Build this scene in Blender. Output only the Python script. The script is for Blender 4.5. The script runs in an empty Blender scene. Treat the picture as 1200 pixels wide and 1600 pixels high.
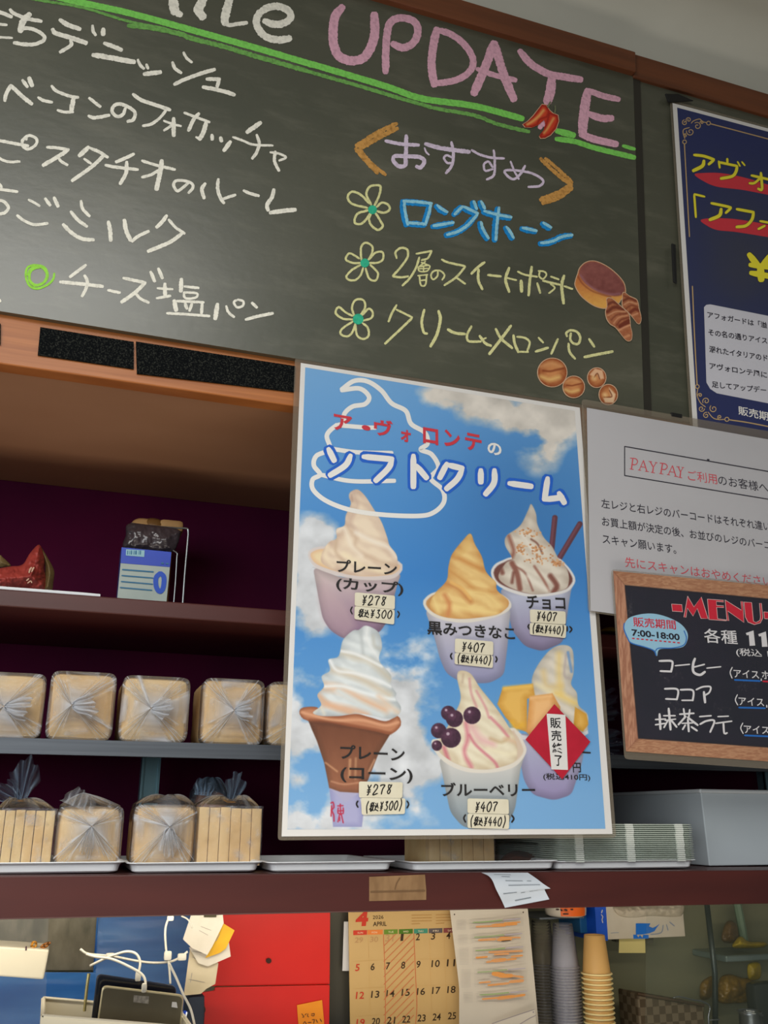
import bpy, bmesh, math, random
import numpy as np
from mathutils import Vector, Matrix, Euler
random.seed(7); RNG = np.random.default_rng(7)
SC = bpy.context.scene
COL = SC.collection

# ------------------------------------------------------------------ camera
FX = 1450.0
def _n(v): return v / np.linalg.norm(v)
_H = np.array([5046.0 - 600, 1297.0 - 800, FX])
_vx = 20.0
_vy = -(FX * FX + _H[0] * _vx) / _H[1]
AX = _n(_H); AZ = _n(np.array([_vx, _vy, FX])); AY = np.cross(AZ, AX)
ROT = np.stack([AX, AY, AZ])                      # camera (right, down, forward) -> world
DIST = 1.0827715 * 0.515 / 0.42                   # a B2 poster, 515 mm wide, fixes the scale
CAM = np.array([0.0, -DIST, 1.5])
cam_data = bpy.data.cameras.new('camera'); cam = bpy.data.objects.new('camera', cam_data)
COL.objects.link(cam); SC.camera = cam
cam_data.sensor_fit = 'VERTICAL'; cam_data.sensor_height = 36.0; cam_data.lens = 36.0 * FX / 1600.0
cam_data.clip_start = 0.01
cam.matrix_world = Matrix(((ROT[0][0], -ROT[0][1], -ROT[0][2], CAM[0]),
                           (ROT[1][0], -ROT[1][1], -ROT[1][2], CAM[1]),
                           (ROT[2][0], -ROT[2][1], -ROT[2][2], CAM[2]), (0, 0, 0, 1)))

# ------------------------------------------------------------------ world, lights, exposure
SC.view_settings.view_transform = 'Standard'; SC.view_settings.look = 'None'
SC.view_settings.exposure = -0.18; SC.view_settings.gamma = 1.0
SC.view_settings.use_curve_mapping = False
SC.cycles.transparent_max_bounces = 64
W = bpy.data.worlds.new('room_daylight'); SC.world = W; W.use_nodes = True
W.node_tree.nodes['Background'].inputs[0].default_value = (0.60, 0.60, 0.56, 1)
W.node_tree.nodes['Background'].inputs[1].default_value = 0.22
def area(name, loc, target, sx, sy, power, color):
    d = bpy.data.lights.new(name, 'AREA'); d.shape = 'RECTANGLE'; d.size = sx; d.size_y = sy
    d.energy = power; d.color = color
    o = bpy.data.objects.new(name, d); COL.objects.link(o); o.location = loc
    o.rotation_euler = (Vector(target) - Vector(loc)).to_track_quat('-Z', 'Y').to_euler()
    return o
area('shop_window_light', (-2.3, -3.2, 2.0), (0.2, 0, 1.9), 2.6, 1.5, 66, (0.96, 0.985, 1.0))
area('shop_ceiling_light', (-0.45, -2.6, 2.90), (-0.45, -2.6, 0.0), 1.5, 2.4, 92, (1.0, 0.985, 0.945))
area('bounce_fill_light', (0.1, -0.62, 0.55), (0.1, 0.22, 2.0), 1.8, 0.3, 11, (1.0, 0.92, 0.80))  # added fill from below, standing in for bounce on to the cabinet underside
area('under_shelf_light', (0.55, 0.34, 1.385), (0.60, 0.75, 0.9), 2.3, 0.10, 8.6, (1.0, 0.90, 0.72))

# ------------------------------------------------------------------ pixels <-> places
def ray(px, py): return ROT @ np.array([px - 600.0, py - 800.0, FX])
class Plane:
    """a flat sheet: a point o, unit right vector u, unit up vector v, normal n towards the viewer"""
    def __init__(s, o, u, v):
        s.o = np.array(o, float); s.u = _n(np.array(u, float)); s.v = _n(np.array(v, float)); s.n = np.cross(s.u, s.v)
    def at(s, px, py, lift=0.0):
        r = ray(px, py); o = s.o + s.n * lift
        return CAM + r * (np.dot(o - CAM, s.n) / np.dot(r, s.n))
    def loc(s, p): d = np.asarray(p) - s.o; return float(d @ s.u), float(d @ s.v)
    def pos(s, a, b, lift=0.0): return s.o + s.u * a + s.v * b + s.n * lift
def YP(y): return Plane((0, y, 1.5), (1, 0, 0), (0, 0, 1))
def at(px, py, y): return YP(y).at(px, py)
def proj(pts):
    c = (np.asarray(pts) - CAM) @ ROT            # world -> camera
    return 600 + FX * c[..., 0] / c[..., 2], 800 + FX * c[..., 1] / c[..., 2]
FRONT = YP(0.0)
_tilt = math.radians(5.2)
BOARD0 = at(0, 486, -0.012)
BOARD = Plane(BOARD0, (1, 0, 0), (0, -math.sin(_tilt), math.cos(_tilt)))

# ------------------------------------------------------------------ objects
ORG = {}
def _props(o, label, cat, group, kind):
    if label: o['label'] = label
    if cat: o['category'] = cat
    if group: o['group'] = group
    if kind: o['kind'] = kind
def thing(name, label, cat, loc, group=None):
    o = bpy.data.objects.new(name, None); COL.objects.link(o); o.location = Vector([float(c) for c in loc])
    o.empty_display_size = 0.05
    ORG[o.name] = np.array(loc, float); _props(o, label, cat, group, None); return o
class MB:
    def __init__(s): s.v = []; s.f = []; s.c = []
    def add(s, verts, faces, col=None):
        k = len(s.v); s.v.extend([tuple(map(float, p)) for p in verts]); s.f.extend([tuple(i + k for i in f) for f in faces])
        if col is not None: s.c.extend(col if len(np.shape(col)) > 1 else [tuple(col)] * len(verts))
        return s
    def quad(s, a, b, c, d): return s.add([a, b, c, d], [(0, 1, 2, 3)])
    def box(s, lo, hi):
        x0, y0, z0 = lo; x1, y1, z1 = hi
        return s.add([(x0,y0,z0),(x1,y0,z0),(x1,y1,z0),(x0,y1,z0),(x0,y0,z1),(x1,y0,z1),(x1,y1,z1),(x0,y1,z1)],
                     [(0,3,2,1),(4,5,6,7),(0,1,5,4),(1,2,6,5),(2,3,7,6),(3,0,4,7)])
    def slab(s, poly, n, th):
        """a polygon (3D points, seen anticlockwise from +n) given thickness th behind it"""
        k = len(poly); n = np.asarray(n); b = [np.asarray(p) - n * th for p in poly]
        f = [tuple(range(k)), tuple(range(2 * k - 1, k - 1, -1))] + [(i, k + i, k + (i + 1) % k, (i + 1) % k) for i in range(k)]
        return s.add(list(poly) + b, f)
    def tube(s, pts, r, seg=10, cap=True):
        pts = [np.asarray(p, float) for p in pts]; rs = r if hasattr(r, '__len__') else [r] * len(pts)
        vs = []; up = np.array([0.0, 0.0, 1.0]); prev = None
        for i, p in enumerate(pts):
            t = pts[min(i + 1, len(pts) - 1)] - pts[max(i - 1, 0)]; t = t / (np.linalg.norm(t) + 1e-12)
            if prev is None:
                a = np.cross(t, up)
                if np.linalg.norm(a) < 1e-3: a = np.cross(t, np.array([1.0, 0, 0]))
            else: a = prev - t * (prev @ t)
            a = a / (np.linalg.norm(a) + 1e-12); prev = a; b = np.cross(t, a)
            for k in range(seg):
                an = 2 * math.pi * k / seg; vs.append(p + rs[i] * (math.cos(an) * a + math.sin(an) * b))
        f = []
        for i in range(len(pts) - 1):
            for k in range(seg):
                f.append((i*seg+k, i*seg+(k+1)%seg, (i+1)*seg+(k+1)%seg, (i+1)*seg+k))
        if cap: f += [tuple(range(seg - 1, -1, -1)), tuple((len(pts)-1)*seg + k for k in range(seg))]
        return s.add(vs, f)
    def lathe(s, prof, c, seg=32):
        """profile of (radius, z) turned about the vertical through c"""
        vs = []; f = []
        for r, z in prof:
            for k in range(seg):
                an = 2 * math.pi * k / seg; vs.append((c[0] + r*math.cos(an), c[1] + r*math.sin(an), c[2] + z))
        for i in range(len(prof) - 1):
            for k in range(seg): f.append((i*seg+k, i*seg+(k+1)%seg, (i+1)*seg+(k+1)%seg, (i+1)*seg+k))
        return s.add(vs, f)
    def grid(s, P):
        """P: array (h, w, 3)"""
        h, w = P.shape[:2]
        return s.add(P.reshape(-1, 3), [(i*w+j, i*w+j+1, (i+1)*w+j+1, (i+1)*w+j) for i in range(h-1) for j in range(w-1)])
    def build(s, name, m, parent=None, label=None, cat=None, group=None, kind=None, smooth=False, bevel=0, seg=2, sub=0):
        me = bpy.data.meshes.new(name)
        org = ORG[parent.name] if parent is not None else (np.mean(np.array(s.v), axis=0) if s.v else np.zeros(3))
        V = np.array(s.v, float).reshape(-1, 3) - org
        me.from_pydata([tuple(p) for p in V.tolist()], [], s.f)
        if s.c:
            a = me.color_attributes.new('Col', 'FLOAT_COLOR', 'POINT')
            C = np.ones((len(s.v), 4), np.float32); C[:, :np.shape(s.c)[1]] = np.array(s.c, np.float32)
            a.data.foreach_set('color', C.ravel())
        if smooth: me.polygons.foreach_set('use_smooth', [True] * len(me.polygons))
        me.materials.append(m); me.update()
        o = bpy.data.objects.new(name, me); COL.objects.link(o)
        if parent is not None: o.parent = parent
        else: o.location = Vector(org.tolist())
        ORG[o.name] = org
        if bevel:
            b = o.modifiers.new('bevel', 'BEVEL'); b.width = bevel; b.segments = seg; b.limit_method = 'ANGLE'
        if sub:
            b = o.modifiers.new('sub', 'SUBSURF'); b.levels = sub; b.render_levels = sub
        _props(o, label, cat, group, kind)
        return o

# ------------------------------------------------------------------ materials
def lin(c):
    c = np.asarray(c, float)
    if c.max() > 1.0: c = c / 255.0
    return np.where(c <= 0.04045, c / 12.92, ((c + 0.055) / 1.055) ** 2.4)
def rgba(c): return tuple(lin(c)) + (1.0,)
MATS = {}
def mat(name, c1, rough=0.5, c2=None, scale=20.0, stretch=(1, 1, 1), bump=0.0, bscale=None, metal=0.0, spec=0.5,
        lo=0.35, hi=0.65, detail=4.0, alpha=1.0, trans=0.0, coat=0.0, sub=0.0, rvar=0.0):
    if name in MATS: return MATS[name]
    m = bpy.data.materials.new(name); m.use_nodes = True; nt = m.node_tree; b = nt.nodes['Principled BSDF']
    b.inputs['Base Color'].default_value = rgba(c1); b.inputs['Roughness'].default_value = rough
    b.inputs['Metallic'].default_value = metal; b.inputs['Specular IOR Level'].default_value = spec
    b.inputs['Alpha'].default_value = alpha; b.inputs['Transmission Weight'].default_value = trans
    b.inputs['Coat Weight'].default_value = coat
    if sub: b.inputs['Subsurface Weight'].default_value = sub; b.inputs['Subsurface Scale'].default_value = 0.01
    tc = nt.nodes.new('ShaderNodeTexCoord'); mp = nt.nodes.new('ShaderNodeMapping'); mp.inputs['Scale'].default_value = stretch
    nt.links.new(tc.outputs['Object'], mp.inputs['Vector'])
    nz = nt.nodes.new('ShaderNodeTexNoise'); nz.inputs['Scale'].default_value = scale; nz.inputs['Detail'].default_value = detail
    nt.links.new(mp.outputs['Vector'], nz.inputs['Vector'])
    c2 = c1 if c2 is None else c2
    cr = nt.nodes.new('ShaderNodeValToRGB'); cr.color_ramp.elements[0].position = lo; cr.color_ramp.elements[1].position = hi
    cr.color_ramp.elements[0].color = rgba(c1); cr.color_ramp.elements[1].color = rgba(c2)
    nt.links.new(nz.outputs['Fac'], cr.inputs['Fac']); nt.links.new(cr.outputs['Color'], b.inputs['Base Color'])
    if rvar:
        mr = nt.nodes.new('ShaderNodeMapRange'); mr.inputs['To Min'].default_value = rough - rvar; mr.inputs['To Max'].default_value = rough + rvar
        nt.links.new(nz.outputs['Fac'], mr.inputs['Value']); nt.links.new(mr.outputs['Result'], b.inputs['Roughness'])
    if bump:
        n2 = nz
        if bscale:
            n2 = nt.nodes.new('ShaderNodeTexNoise'); n2.inputs['Scale'].default_value = bscale; n2.inputs['Detail'].default_value = 3
            nt.links.new(mp.outputs['Vector'], n2.inputs['Vector'])
        bp = nt.nodes.new('ShaderNodeBump'); bp.inputs['Strength'].default_value = bump; bp.inputs['Distance'].default_value = 0.004
        nt.links.new(n2.outputs['Fac'], bp.inputs['Height']); nt.links.new(bp.outputs['Normal'], b.inputs['Normal'])
    MATS[name] = m; return m
def print_mat(name, rough=0.55):
    """printed ink or chalk colour carried by the mesh itself"""
    if name in MATS: return MATS[name]
    m = bpy.data.materials.new(name); m.use_nodes = True; nt = m.node_tree; b = nt.nodes['Principled BSDF']
    a = nt.nodes.new('ShaderNodeAttribute'); a.attribute_name = 'Col'
    nt.links.new(a.outputs['Color'], b.inputs['Base Color']); b.inputs['Roughness'].default_value = rough
    b.inputs['Specular IOR Level'].default_value = 0.2
    MATS[name] = m; return m
def film_mat(name, tint, solid, rough=0.15, gloss=0.12, attr=False, streak=0.0):
    """clear plastic film: mostly see-through, a little milky, glossy on top"""
    if name in MATS: return MATS[name]
    m = bpy.data.materials.new(name); m.use_nodes = True; nt = m.node_tree; nt.nodes.clear()
    out = nt.nodes.new('ShaderNodeOutputMaterial'); tr = nt.nodes.new('ShaderNodeBsdfTransparent')
    df = nt.nodes.new('ShaderNodeBsdfDiffuse'); df.inputs['Color'].default_value = rgba(tint)
    tl = nt.nodes.new('ShaderNodeBsdfTranslucent'); tl.inputs['Color'].default_value = rgba(tint)
    ad = nt.nodes.new('ShaderNodeMixShader'); ad.inputs[0].default_value = 0.35
    nt.links.new(df.outputs[0], ad.inputs[1]); nt.links.new(tl.outputs[0], ad.inputs[2])
    gl = nt.nodes.new('ShaderNodeBsdfGlossy'); gl.inputs['Roughness'].default_value = rough
    m1 = nt.nodes.new('ShaderNodeMixShader'); m2 = nt.nodes.new('ShaderNodeMixShader')
    m1.inputs[0].default_value = solid
    if attr:
        tc = nt.nodes.new('ShaderNodeTexCoord'); nz = nt.nodes.new('ShaderNodeTexNoise'); nz.inputs['Scale'].default_value = 75; nz.inputs['Detail'].default_value = 5
        bp = nt.nodes.new('ShaderNodeBump'); bp.inputs['Strength'].default_value = 0.9; bp.inputs['Distance'].default_value = 0.006
        nt.links.new(tc.outputs['Object'], nz.inputs['Vector']); nt.links.new(nz.outputs['Fac'], bp.inputs['Height']); nt.links.new(bp.outputs['Normal'], gl.inputs['Normal'])
        a = nt.nodes.new('ShaderNodeAttribute'); a.attribute_name = 'Col'
        nt.links.new(a.outputs['Fac'], m1.inputs[0])
    nt.links.new(tr.outputs[0], m1.inputs[1]); nt.links.new(ad.outputs[0], m1.inputs[2])
    fr = nt.nodes.new('ShaderNodeLayerWeight'); fr.inputs['Blend'].default_value = gloss
    nt.links.new(fr.outputs['Fresnel'], m2.inputs[0]); nt.links.new(m1.outputs[0], m2.inputs[1]); nt.links.new(gl.outputs[0], m2.inputs[2])
    nt.links.new(m2.outputs[0], out.inputs['Surface'])
    MATS[name] = m; return m

# ------------------------------------------------------------------ strokes, letters, pictures on sheets
def pts(s, T=None):
    q = [tuple(float(c) for c in p.split(',')) for p in s.split()]
    if T: q = [(T[0] + x / T[2], T[1] + y / T[2]) for x, y in q]
    return q
def smooth(p, closed=False, step=1.6):
    p = np.array(p, float)
    if len(p) < 3 and not closed:
        n = max(2, int(np.linalg.norm(p[-1] - p[0]) / step) + 1)
        return np.array([p[0] + (p[-1] - p[0]) * t for t in np.linspace(0, 1, n)])
    q = np.vstack([p[-1], p, p[0], p[1]]) if closed else np.vstack([2*p[0]-p[1], p, 2*p[-1]-p[-2]])
    out = []
    for i in range(1, len(q) - 2):
        n = max(2, int(np.linalg.norm(q[i+1] - q[i]) / step))
        for t in np.linspace(0, 1, n, endpoint=False):
            a, b, c, d = q[i-1], q[i], q[i+1], q[i+2]
            out.append(0.5 * ((2*b) + (c - a)*t + (2*a - 5*b + 4*c - d)*t*t + (3*b - a - 3*c + d)*t**3))
    if not closed: out.append(q[-2])
    return np.array(out)
_SN = [0]
def stroke(mb, pl, p, w, lift, jit=0.0, taper=(0.75, 0.85), flat=False, sm=True, col=None):
    """a drawn line: p in photograph pixels, width w pixels, laid on plane pl"""
    c = smooth(p) if sm else np.array(p, float)
    if len(c) < 2: return
    t = np.gradient(c, axis=0); t /= (np.linalg.norm(t, axis=1)[:, None] + 1e-9); nrm = np.stack([-t[:, 1], t[:, 0]], 1)
    k = len(c); ww = np.full(k, w / 2.0)
    e = max(1, min(k // 3, int(w / 1.6)))
    for i in range(e):
        ww[i] *= taper[0] + (1 - taper[0]) * i / e; ww[k-1-i] *= taper[1] + (1 - taper[1]) * i / e
    j1 = 1 + jit * RNG.normal(size=k); j2 = 1 + jit * RNG.normal(size=k)
    L = c + nrm * (ww * j1)[:, None]; R = c - nrm * (ww * j2)[:, None]
    if not flat:
        s0 = c[0] - t[0] * ww[0] * 0.55; s1 = c[-1] + t[-1] * ww[-1] * 0.55
        L = np.vstack([s0 + nrm[0]*ww[0]*0.55, L, s1 + nrm[-1]*ww[-1]*0.55]); R = np.vstack([s0 - nrm[0]*ww[0]*0.55, R, s1 - nrm[-1]*ww[-1]*0.55])
    k = len(L); _SN[0] = (_SN[0] + 1) % 9; lf = [lift + 2.0e-5 * _SN[0] + 1.6e-5 * i / k for i in range(k)]
    vs = [pl.at(x, y, f) for (x, y), f in zip(L, lf)] + [pl.at(x, y, f) for (x, y), f in zip(R, lf)]
    mb.add(vs, [(i, i + 1, k + i + 1, k + i) for i in range(k - 1)], col)
def strokes(mb, pl, T, data, lift, jit=0.0, scale=1.0, extra=0.0, col=None, **kw):
    """data: lines of «width: x,y x,y ...» in the coordinates of the crop T = (x0, y0, zoom)"""
    for ln in data.strip().splitlines():
        for part in ln.split(';'):
            if ':' not in part: continue
            w, p = part.split(':'); stroke(mb, pl, pts(p, T), float(w) / T[2] * scale + extra, lift, jit, col=col, **kw)
def fill(mb, pl, p, lift, th=0.0, col=None):
    v = [pl.at(x, y, lift) for x, y in p]
    A = sum(p[i][0] * p[(i+1) % len(p)][1] - p[(i+1) % len(p)][0] * p[i][1] for i in range(len(p)))
    if A > 0: v = v[::-1]
    if th: mb.slab(v, pl.n, th)
    else: mb.add(v, [tuple(range(len(v)))], col)
_TXT = {}
def glyphs(s, bold):
    k = (s, bold)
    if k in _TXT: return _TXT[k]
    cu = bpy.data.curves.new('t', 'FONT'); cu.body = s; cu.size = 1.0; cu.offset = bold; cu.resolution_u = 3
    o = bpy.data.objects.new('t', cu); COL.objects.link(o)
    dg = bpy.context.evaluated_depsgraph_get(); dg.update()
    me = bpy.data.meshes.new_from_object(o.evaluated_get(dg))
    V = np.array([v.co[:2] for v in me.vertices]).reshape(-1, 2); F = [tuple(p.vertices) for p in me.polygons]
    bpy.data.objects.remove(o); bpy.data.curves.remove(cu); bpy.data.meshes.remove(me)
    _TXT[k] = (V, F); return V, F
def text(mb, pl, s, a, b, h, lift, bold=0.0, shear=0.0, col=None, by='box'):
    """printed words whose ink box runs from pixel a to pixel b along its lower edge and is h pixels tall"""
    V, F = glyphs(s, bold)
    if not len(V): return
    x0, y0 = V.min(0); x1, y1 = V.max(0)
    A = pl.at(*a, lift); B = pl.at(*b, lift); H = pl.at(a[0], a[1] - h, lift)
    du = B - A; dv = pl.v * (np.linalg.norm(H - A))
    vs = []
    for x, y in V:
        tx = (x - x0) / (x1 - x0 + 1e-9); ty = (y - y0) / (y1 - y0 + 1e-9)
        vs.append(A + du * tx + dv * ty + _n(du) * (shear * ty * np.linalg.norm(dv)))
    mb.add(vs, F, col)
# hand lettering for the price labels, on a 10 x 10 box (y down)
HAND = {'2': ['1,3 3,0 7,1 7,4 1,10 9,9'], '7': ['1,2 1,1 8,1 5,5 4,10'], '8': ['7,2 3,1 3,4 7,7 5,10 2,8 7,3 8,1'],
        '4': ['5,0 1,6 9,6', '6,3 6,10'], '0': ['5,0 1,4 2,9 6,10 9,5 7,1 5,0'], '3': ['2,1 7,0 4,4 8,6 6,10 1,9'],
        'Y': ['2,0 5,4', '8,0 5,4 5,9 3,10', '2,5 8,5', '2,7 8,7'], '(': ['7,-2 4,4 7,12'], ')': ['3,-2 6,4 3,12'],
        'Z': ['1,2 5,0', '0,4 5,3', '3,1 3,10', '3,5 0,8', '6,0 7,2', '9,0 8,2', '6,3 9,3 9,5 6,5 6,3', '7,6 5,10', '8,6 8,9 10,9'],
        'K': ['1,1 2,2', '0,4 2,4 2,8 0,9', '2,8 10,10', '6,1 4,6', '5,2 9,7']}
def hand(mb, pl, s, a, b, h, w, lift, slant=0.15):
    n = len(s); a = np.array(a, float); d = (np.array(b, float) - a) / n
    for i, ch in enumerate(s):
        for st in HAND[ch]:
            q = [a + d * (i + 0.08 + 0.84 * x / 10) + np.array([slant * h * (1 - y / 10), -h * (1 - y / 10)]) for x, y in pts(st)]
            stroke(mb, pl, q, w, lift)

# --- a soft picture, held as colours on a fine grid of the sheet itself
def vnoise(x, y, seed=0):
    xi = np.floor(x).astype(np.int64); yi = np.floor(y).astype(np.int64); xf = x - xi; yf = y - yi
    def h(a, b):
        n = (a * 374761393 + b * 668265263 + seed * 1442695041) & 0xffffffff
        n = ((n ^ (n >> 13)) * 1274126177) & 0xffffffff
        return ((n ^ (n >> 16)) & 0xffff) / 65535.0
    u = xf*xf*(3-2*xf); v = yf*yf*(3-2*yf)
    return (h(xi,yi)*(1-u)+h(xi+1,yi)*u)*(1-v) + (h(xi,yi+1)*(1-u)+h(xi+1,yi+1)*u)*v
def fbm(x, y, o=5, seed=0):
    r = 0; a = 0.5; n = 0
    for i in range(o): r = r + a * vnoise(x * 2**i, y * 2**i, seed + i * 17); n += a; a *= 0.5
    return r / n
def sdf(X, Y, p):
    p = np.array(p, float); d = np.full(X.shape, 1e9); ins = np.zeros(X.shape, bool)
    for i in range(len(p)):
        ax, ay = p[i]; bx, by = p[(i + 1) % len(p)]; ex, ey = bx - ax, by - ay
        t = np.clip(((X - ax) * ex + (Y - ay) * ey) / (ex*ex + ey*ey + 1e-12), 0, 1)
        d = np.minimum(d, (X - ax - t*ex)**2 + (Y - ay - t*ey)**2)
        c = ((ay > Y) != (by > Y)) & (X < (bx - ax) * (Y - ay) / (by - ay + 1e-12) + ax)
        ins ^= c
    d = np.sqrt(d); return np.where(ins, d, -d)
def dline(X, Y, p):
    d = np.full(X.shape, 1e9)
    for i in range(len(p) - 1):
        ax, ay = p[i]; bx, by = p[i + 1]; ex, ey = bx - ax, by - ay
        t = np.clip(((X - ax) * ex + (Y - ay) * ey) / (ex*ex + ey*ey + 1e-12), 0, 1)
        d = np.minimum(d, (X - ax - t*ex)**2 + (Y - ay - t*ey)**2)
    return np.sqrt(d)
class Art:
    def __init__(s, pl, quad, step, lift):
        """quad: photograph pixels of the four corners TL, TR, BR, BL"""
        c = [pl.at(*q, lift) for q in quad]
        w = max(np.hypot(quad[1][0]-quad[0][0], quad[1][1]-quad[0][1]), np.hypot(quad[2][0]-quad[3][0], quad[2][1]-quad[3][1]))
        h = max(np.hypot(quad[3][0]-quad[0][0], quad[3][1]-quad[0][1]), np.hypot(quad[2][0]-quad[1][0], quad[2][1]-quad[1][1]))
        nu = int(w / step) + 1; nv = int(h / step) + 1
        U, V = np.meshgrid(np.linspace(0, 1, nu), np.linspace(0, 1, nv))
        U = U[..., None]; V = V[..., None]
        s.P = (c[0]*(1-U)+c[1]*U)*(1-V) + (c[3]*(1-U)+c[2]*U)*V
        s.X, s.Y = proj(s.P); s.C = np.zeros(s.X.shape + (3,)); s.pl = pl
    def _win(s, p, pad):
        p = np.array(p); x0, y0 = p.min(0) - pad; x1, y1 = p.max(0) + pad
        r = np.where(((s.X >= x0) & (s.X <= x1) & (s.Y >= y0) & (s.Y <= y1)).any(1))[0]; q = np.where(((s.X >= x0) & (s.X <= x1) & (s.Y >= y0) & (s.Y <= y1)).any(0))[0]
        if not len(r) or not len(q): return None
        return slice(r[0], r[-1] + 1), slice(q[0], q[-1] + 1)
    def _mix(s, w, a, c):
        c = c if hasattr(c, 'shape') and c.ndim == 3 else np.array(c, float) / 255.0
        s.C[w] = s.C[w] * (1 - a[..., None]) + c * a[..., None]
    def poly(s, p, c, soft=0.8, alpha=1.0, closed_smooth=False, shade=None, clip=None):
        p = smooth(p, True, 4) if closed_smooth else p
        w = s._win(p, soft * 2 + 2)
        if w is None: return
        X, Y = s.X[w], s.Y[w]; d = sdf(X, Y, p); a = np.clip(0.5 + d / (2 * soft), 0, 1) * alpha
        if clip is not None: a = a * np.clip(0.5 + sdf(X, Y, clip), 0, 1)
        if shade is not None: c = shade(X, Y, d)
        s._mix(w, a, c)
    def line(s, p, c, width, soft=1.0, alpha=1.0, clip=None):
        p = smooth(p, False, 3); w = s._win(p, width + soft * 2)
        if w is None: return
        X, Y = s.X[w], s.Y[w]; d = dline(X, Y, p); a = np.clip(0.5 + (width / 2 - d) / (2 * soft), 0, 1) * alpha
        if clip is not None: a = a * np.clip(0.5 + sdf(X, Y, clip), 0, 1)
        s._mix(w, a, c)
    def build(s, name, parent=None, outline=None, **kw):
        h, w = s.X.shape; keep = np.ones((h, w), bool)
        if outline is not None: keep = sdf(s.X, s.Y, outline) > -0.2
        idx = -np.ones((h, w), int); q = keep[:-1, :-1] & keep[1:, :-1] & keep[:-1, 1:] & keep[1:, 1:]
        use = np.zeros((h, w), bool); use[:-1, :-1] |= q; use[1:, :-1] |= q; use[:-1, 1:] |= q; use[1:, 1:] |= q
        idx[use] = np.arange(use.sum()); I = idx
        F = np.stack([I[:-1, :-1][q], I[1:, :-1][q], I[1:, 1:][q], I[:-1, 1:][q]], 1)
        mb = MB(); mb.v = s.P[use].tolist(); mb.f = [tuple(r) for r in F.tolist()]; mb.c = lin(np.clip(s.C[use], 0, 1) * 0.9999).tolist()
        return mb.build(name, print_mat('printed_ink'), parent, **kw)
def mixc(a, b, t):
    a = np.array(a, float) / 255; b = np.array(b, float) / 255; t = np.clip(t, 0, 1)[..., None]; return a * (1 - t) + b * t

# ================================================================== the setting
YB = 0.54; YW = 0.80
X0, X1 = -1.6, 2.6
CH = mat('chalkboard_paint', (66, 69, 57), 0.36, (80, 81, 67), scale=2.2, stretch=(1.0, 1, 1.5), detail=7, bump=0.05, bscale=60, spec=1.0, lo=0.36, hi=0.72, rvar=0.05)
def chalk_dust():
    nt = CH.node_tree; b = nt.nodes['Principled BSDF']; src = b.inputs['Base Color'].links[0].from_socket
    tc = nt.nodes.new('ShaderNodeTexCoord'); mp = nt.nodes.new('ShaderNodeMapping'); mp.inputs['Rotation'].default_value = (0, 0.42, 0)
    mp.inputs['Scale'].default_value = (2.2, 1, 9.0)
    nz = nt.nodes.new('ShaderNodeTexNoise'); nz.inputs['Scale'].default_value = 3.0; nz.inputs['Detail'].default_value = 8; nz.inputs['Roughness'].default_value = 0.68
    cr = nt.nodes.new('ShaderNodeValToRGB'); cr.color_ramp.elements[0].position = 0.5; cr.color_ramp.elements[1].position = 0.82
    cr.color_ramp.elements[0].color = (0, 0, 0, 1); cr.color_ramp.elements[1].color = (0.17, 0.17, 0.17, 1)
    mx = nt.nodes.new('ShaderNodeMixRGB'); mx.inputs['Color2'].default_value = rgba((168, 164, 146))
    nt.links.new(tc.outputs['Object'], mp.inputs['Vector']); nt.links.new(mp.outputs['Vector'], nz.inputs['Vector'])
    nt.links.new(nz.outputs['Fac'], cr.inputs['Fac']); nt.links.new(cr.outputs['Color'], mx.inputs['Fac'])
    nt.links.new(src, mx.inputs['Color1']); nt.links.new(mx.outputs['Color'], b.inputs['Base Color'])
chalk_dust()
TRIM = mat('brown_trim_wood', (112, 62, 34), 0.5, (92, 50, 27), scale=9, stretch=(0.3, 1, 6), bump=0.03)
OAK = mat('oak_rail', (182, 112, 58), 0.42, (154, 88, 40), scale=5, stretch=(0.8, 3, 26), detail=6, bump=0.03)
PALE = mat('pale_wood_edge', (226, 200, 150), 0.5)
CAB = mat('cabinet_laminate', (172, 128, 98), 0.5, (158, 114, 84), scale=3, stretch=(0.5, 1, 1))
SHELF = mat('dark_red_shelf_board', (78, 33, 29), 0.45, (64, 26, 24), scale=5, stretch=(0.4, 2, 3), bump=0.02)
MAROON = mat('maroon_wall_paint', (78, 3, 46), 0.8, (66, 2, 42), scale=4, spec=0.15)
STEEL = mat('brushed_steel', (112, 118, 126), 0.42, (96, 102, 110), scale=30, stretch=(0.1, 1, 6), metal=0.55, rvar=0.05)
CEIL = mat('ceiling_paint', (196, 195, 184), 0.8, (188, 187, 176), scale=2.5, bump=0.08, bscale=18)

zt0 = at(0, 486, 0)[2]; zr0 = at(0, 568, 0)[2]
uR = BOARD.loc(BOARD.at(999, 420))[0]; uL = X0
vT = BOARD.loc(BOARD.at(960, 111))[1]; vT2 = BOARD.loc(BOARD.at(1100, 154))[1]
vS = BOARD.loc(BOARD.at(960, 80))[1]; vS2 = BOARD.loc(BOARD.at(1100, 119))[1]
def bslab(mb, u0, u1, v0, v1, lift, th):
    return mb.slab([BOARD.pos(u0, v0, lift), BOARD.pos(u1, v0, lift), BOARD.pos(u1, v1, lift), BOARD.pos(u0, v1, lift)], BOARD.n, th)
# trim along the top of the boards
bslab(MB(), uL, uR - 0.002, vT, vS, 0.014, 0.05).build('trim_1', TRIM, kind='structure', label='dark brown wooden trim along the top of the wide chalkboard', bevel=0.002)
bslab(MB(), uR - 0.0015, X1, vT2, vS2, 0.004, 0.04).build('trim_2', TRIM, kind='structure', label='dark brown wooden trim above the narrow chalkboard at right', bevel=0.002)
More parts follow.
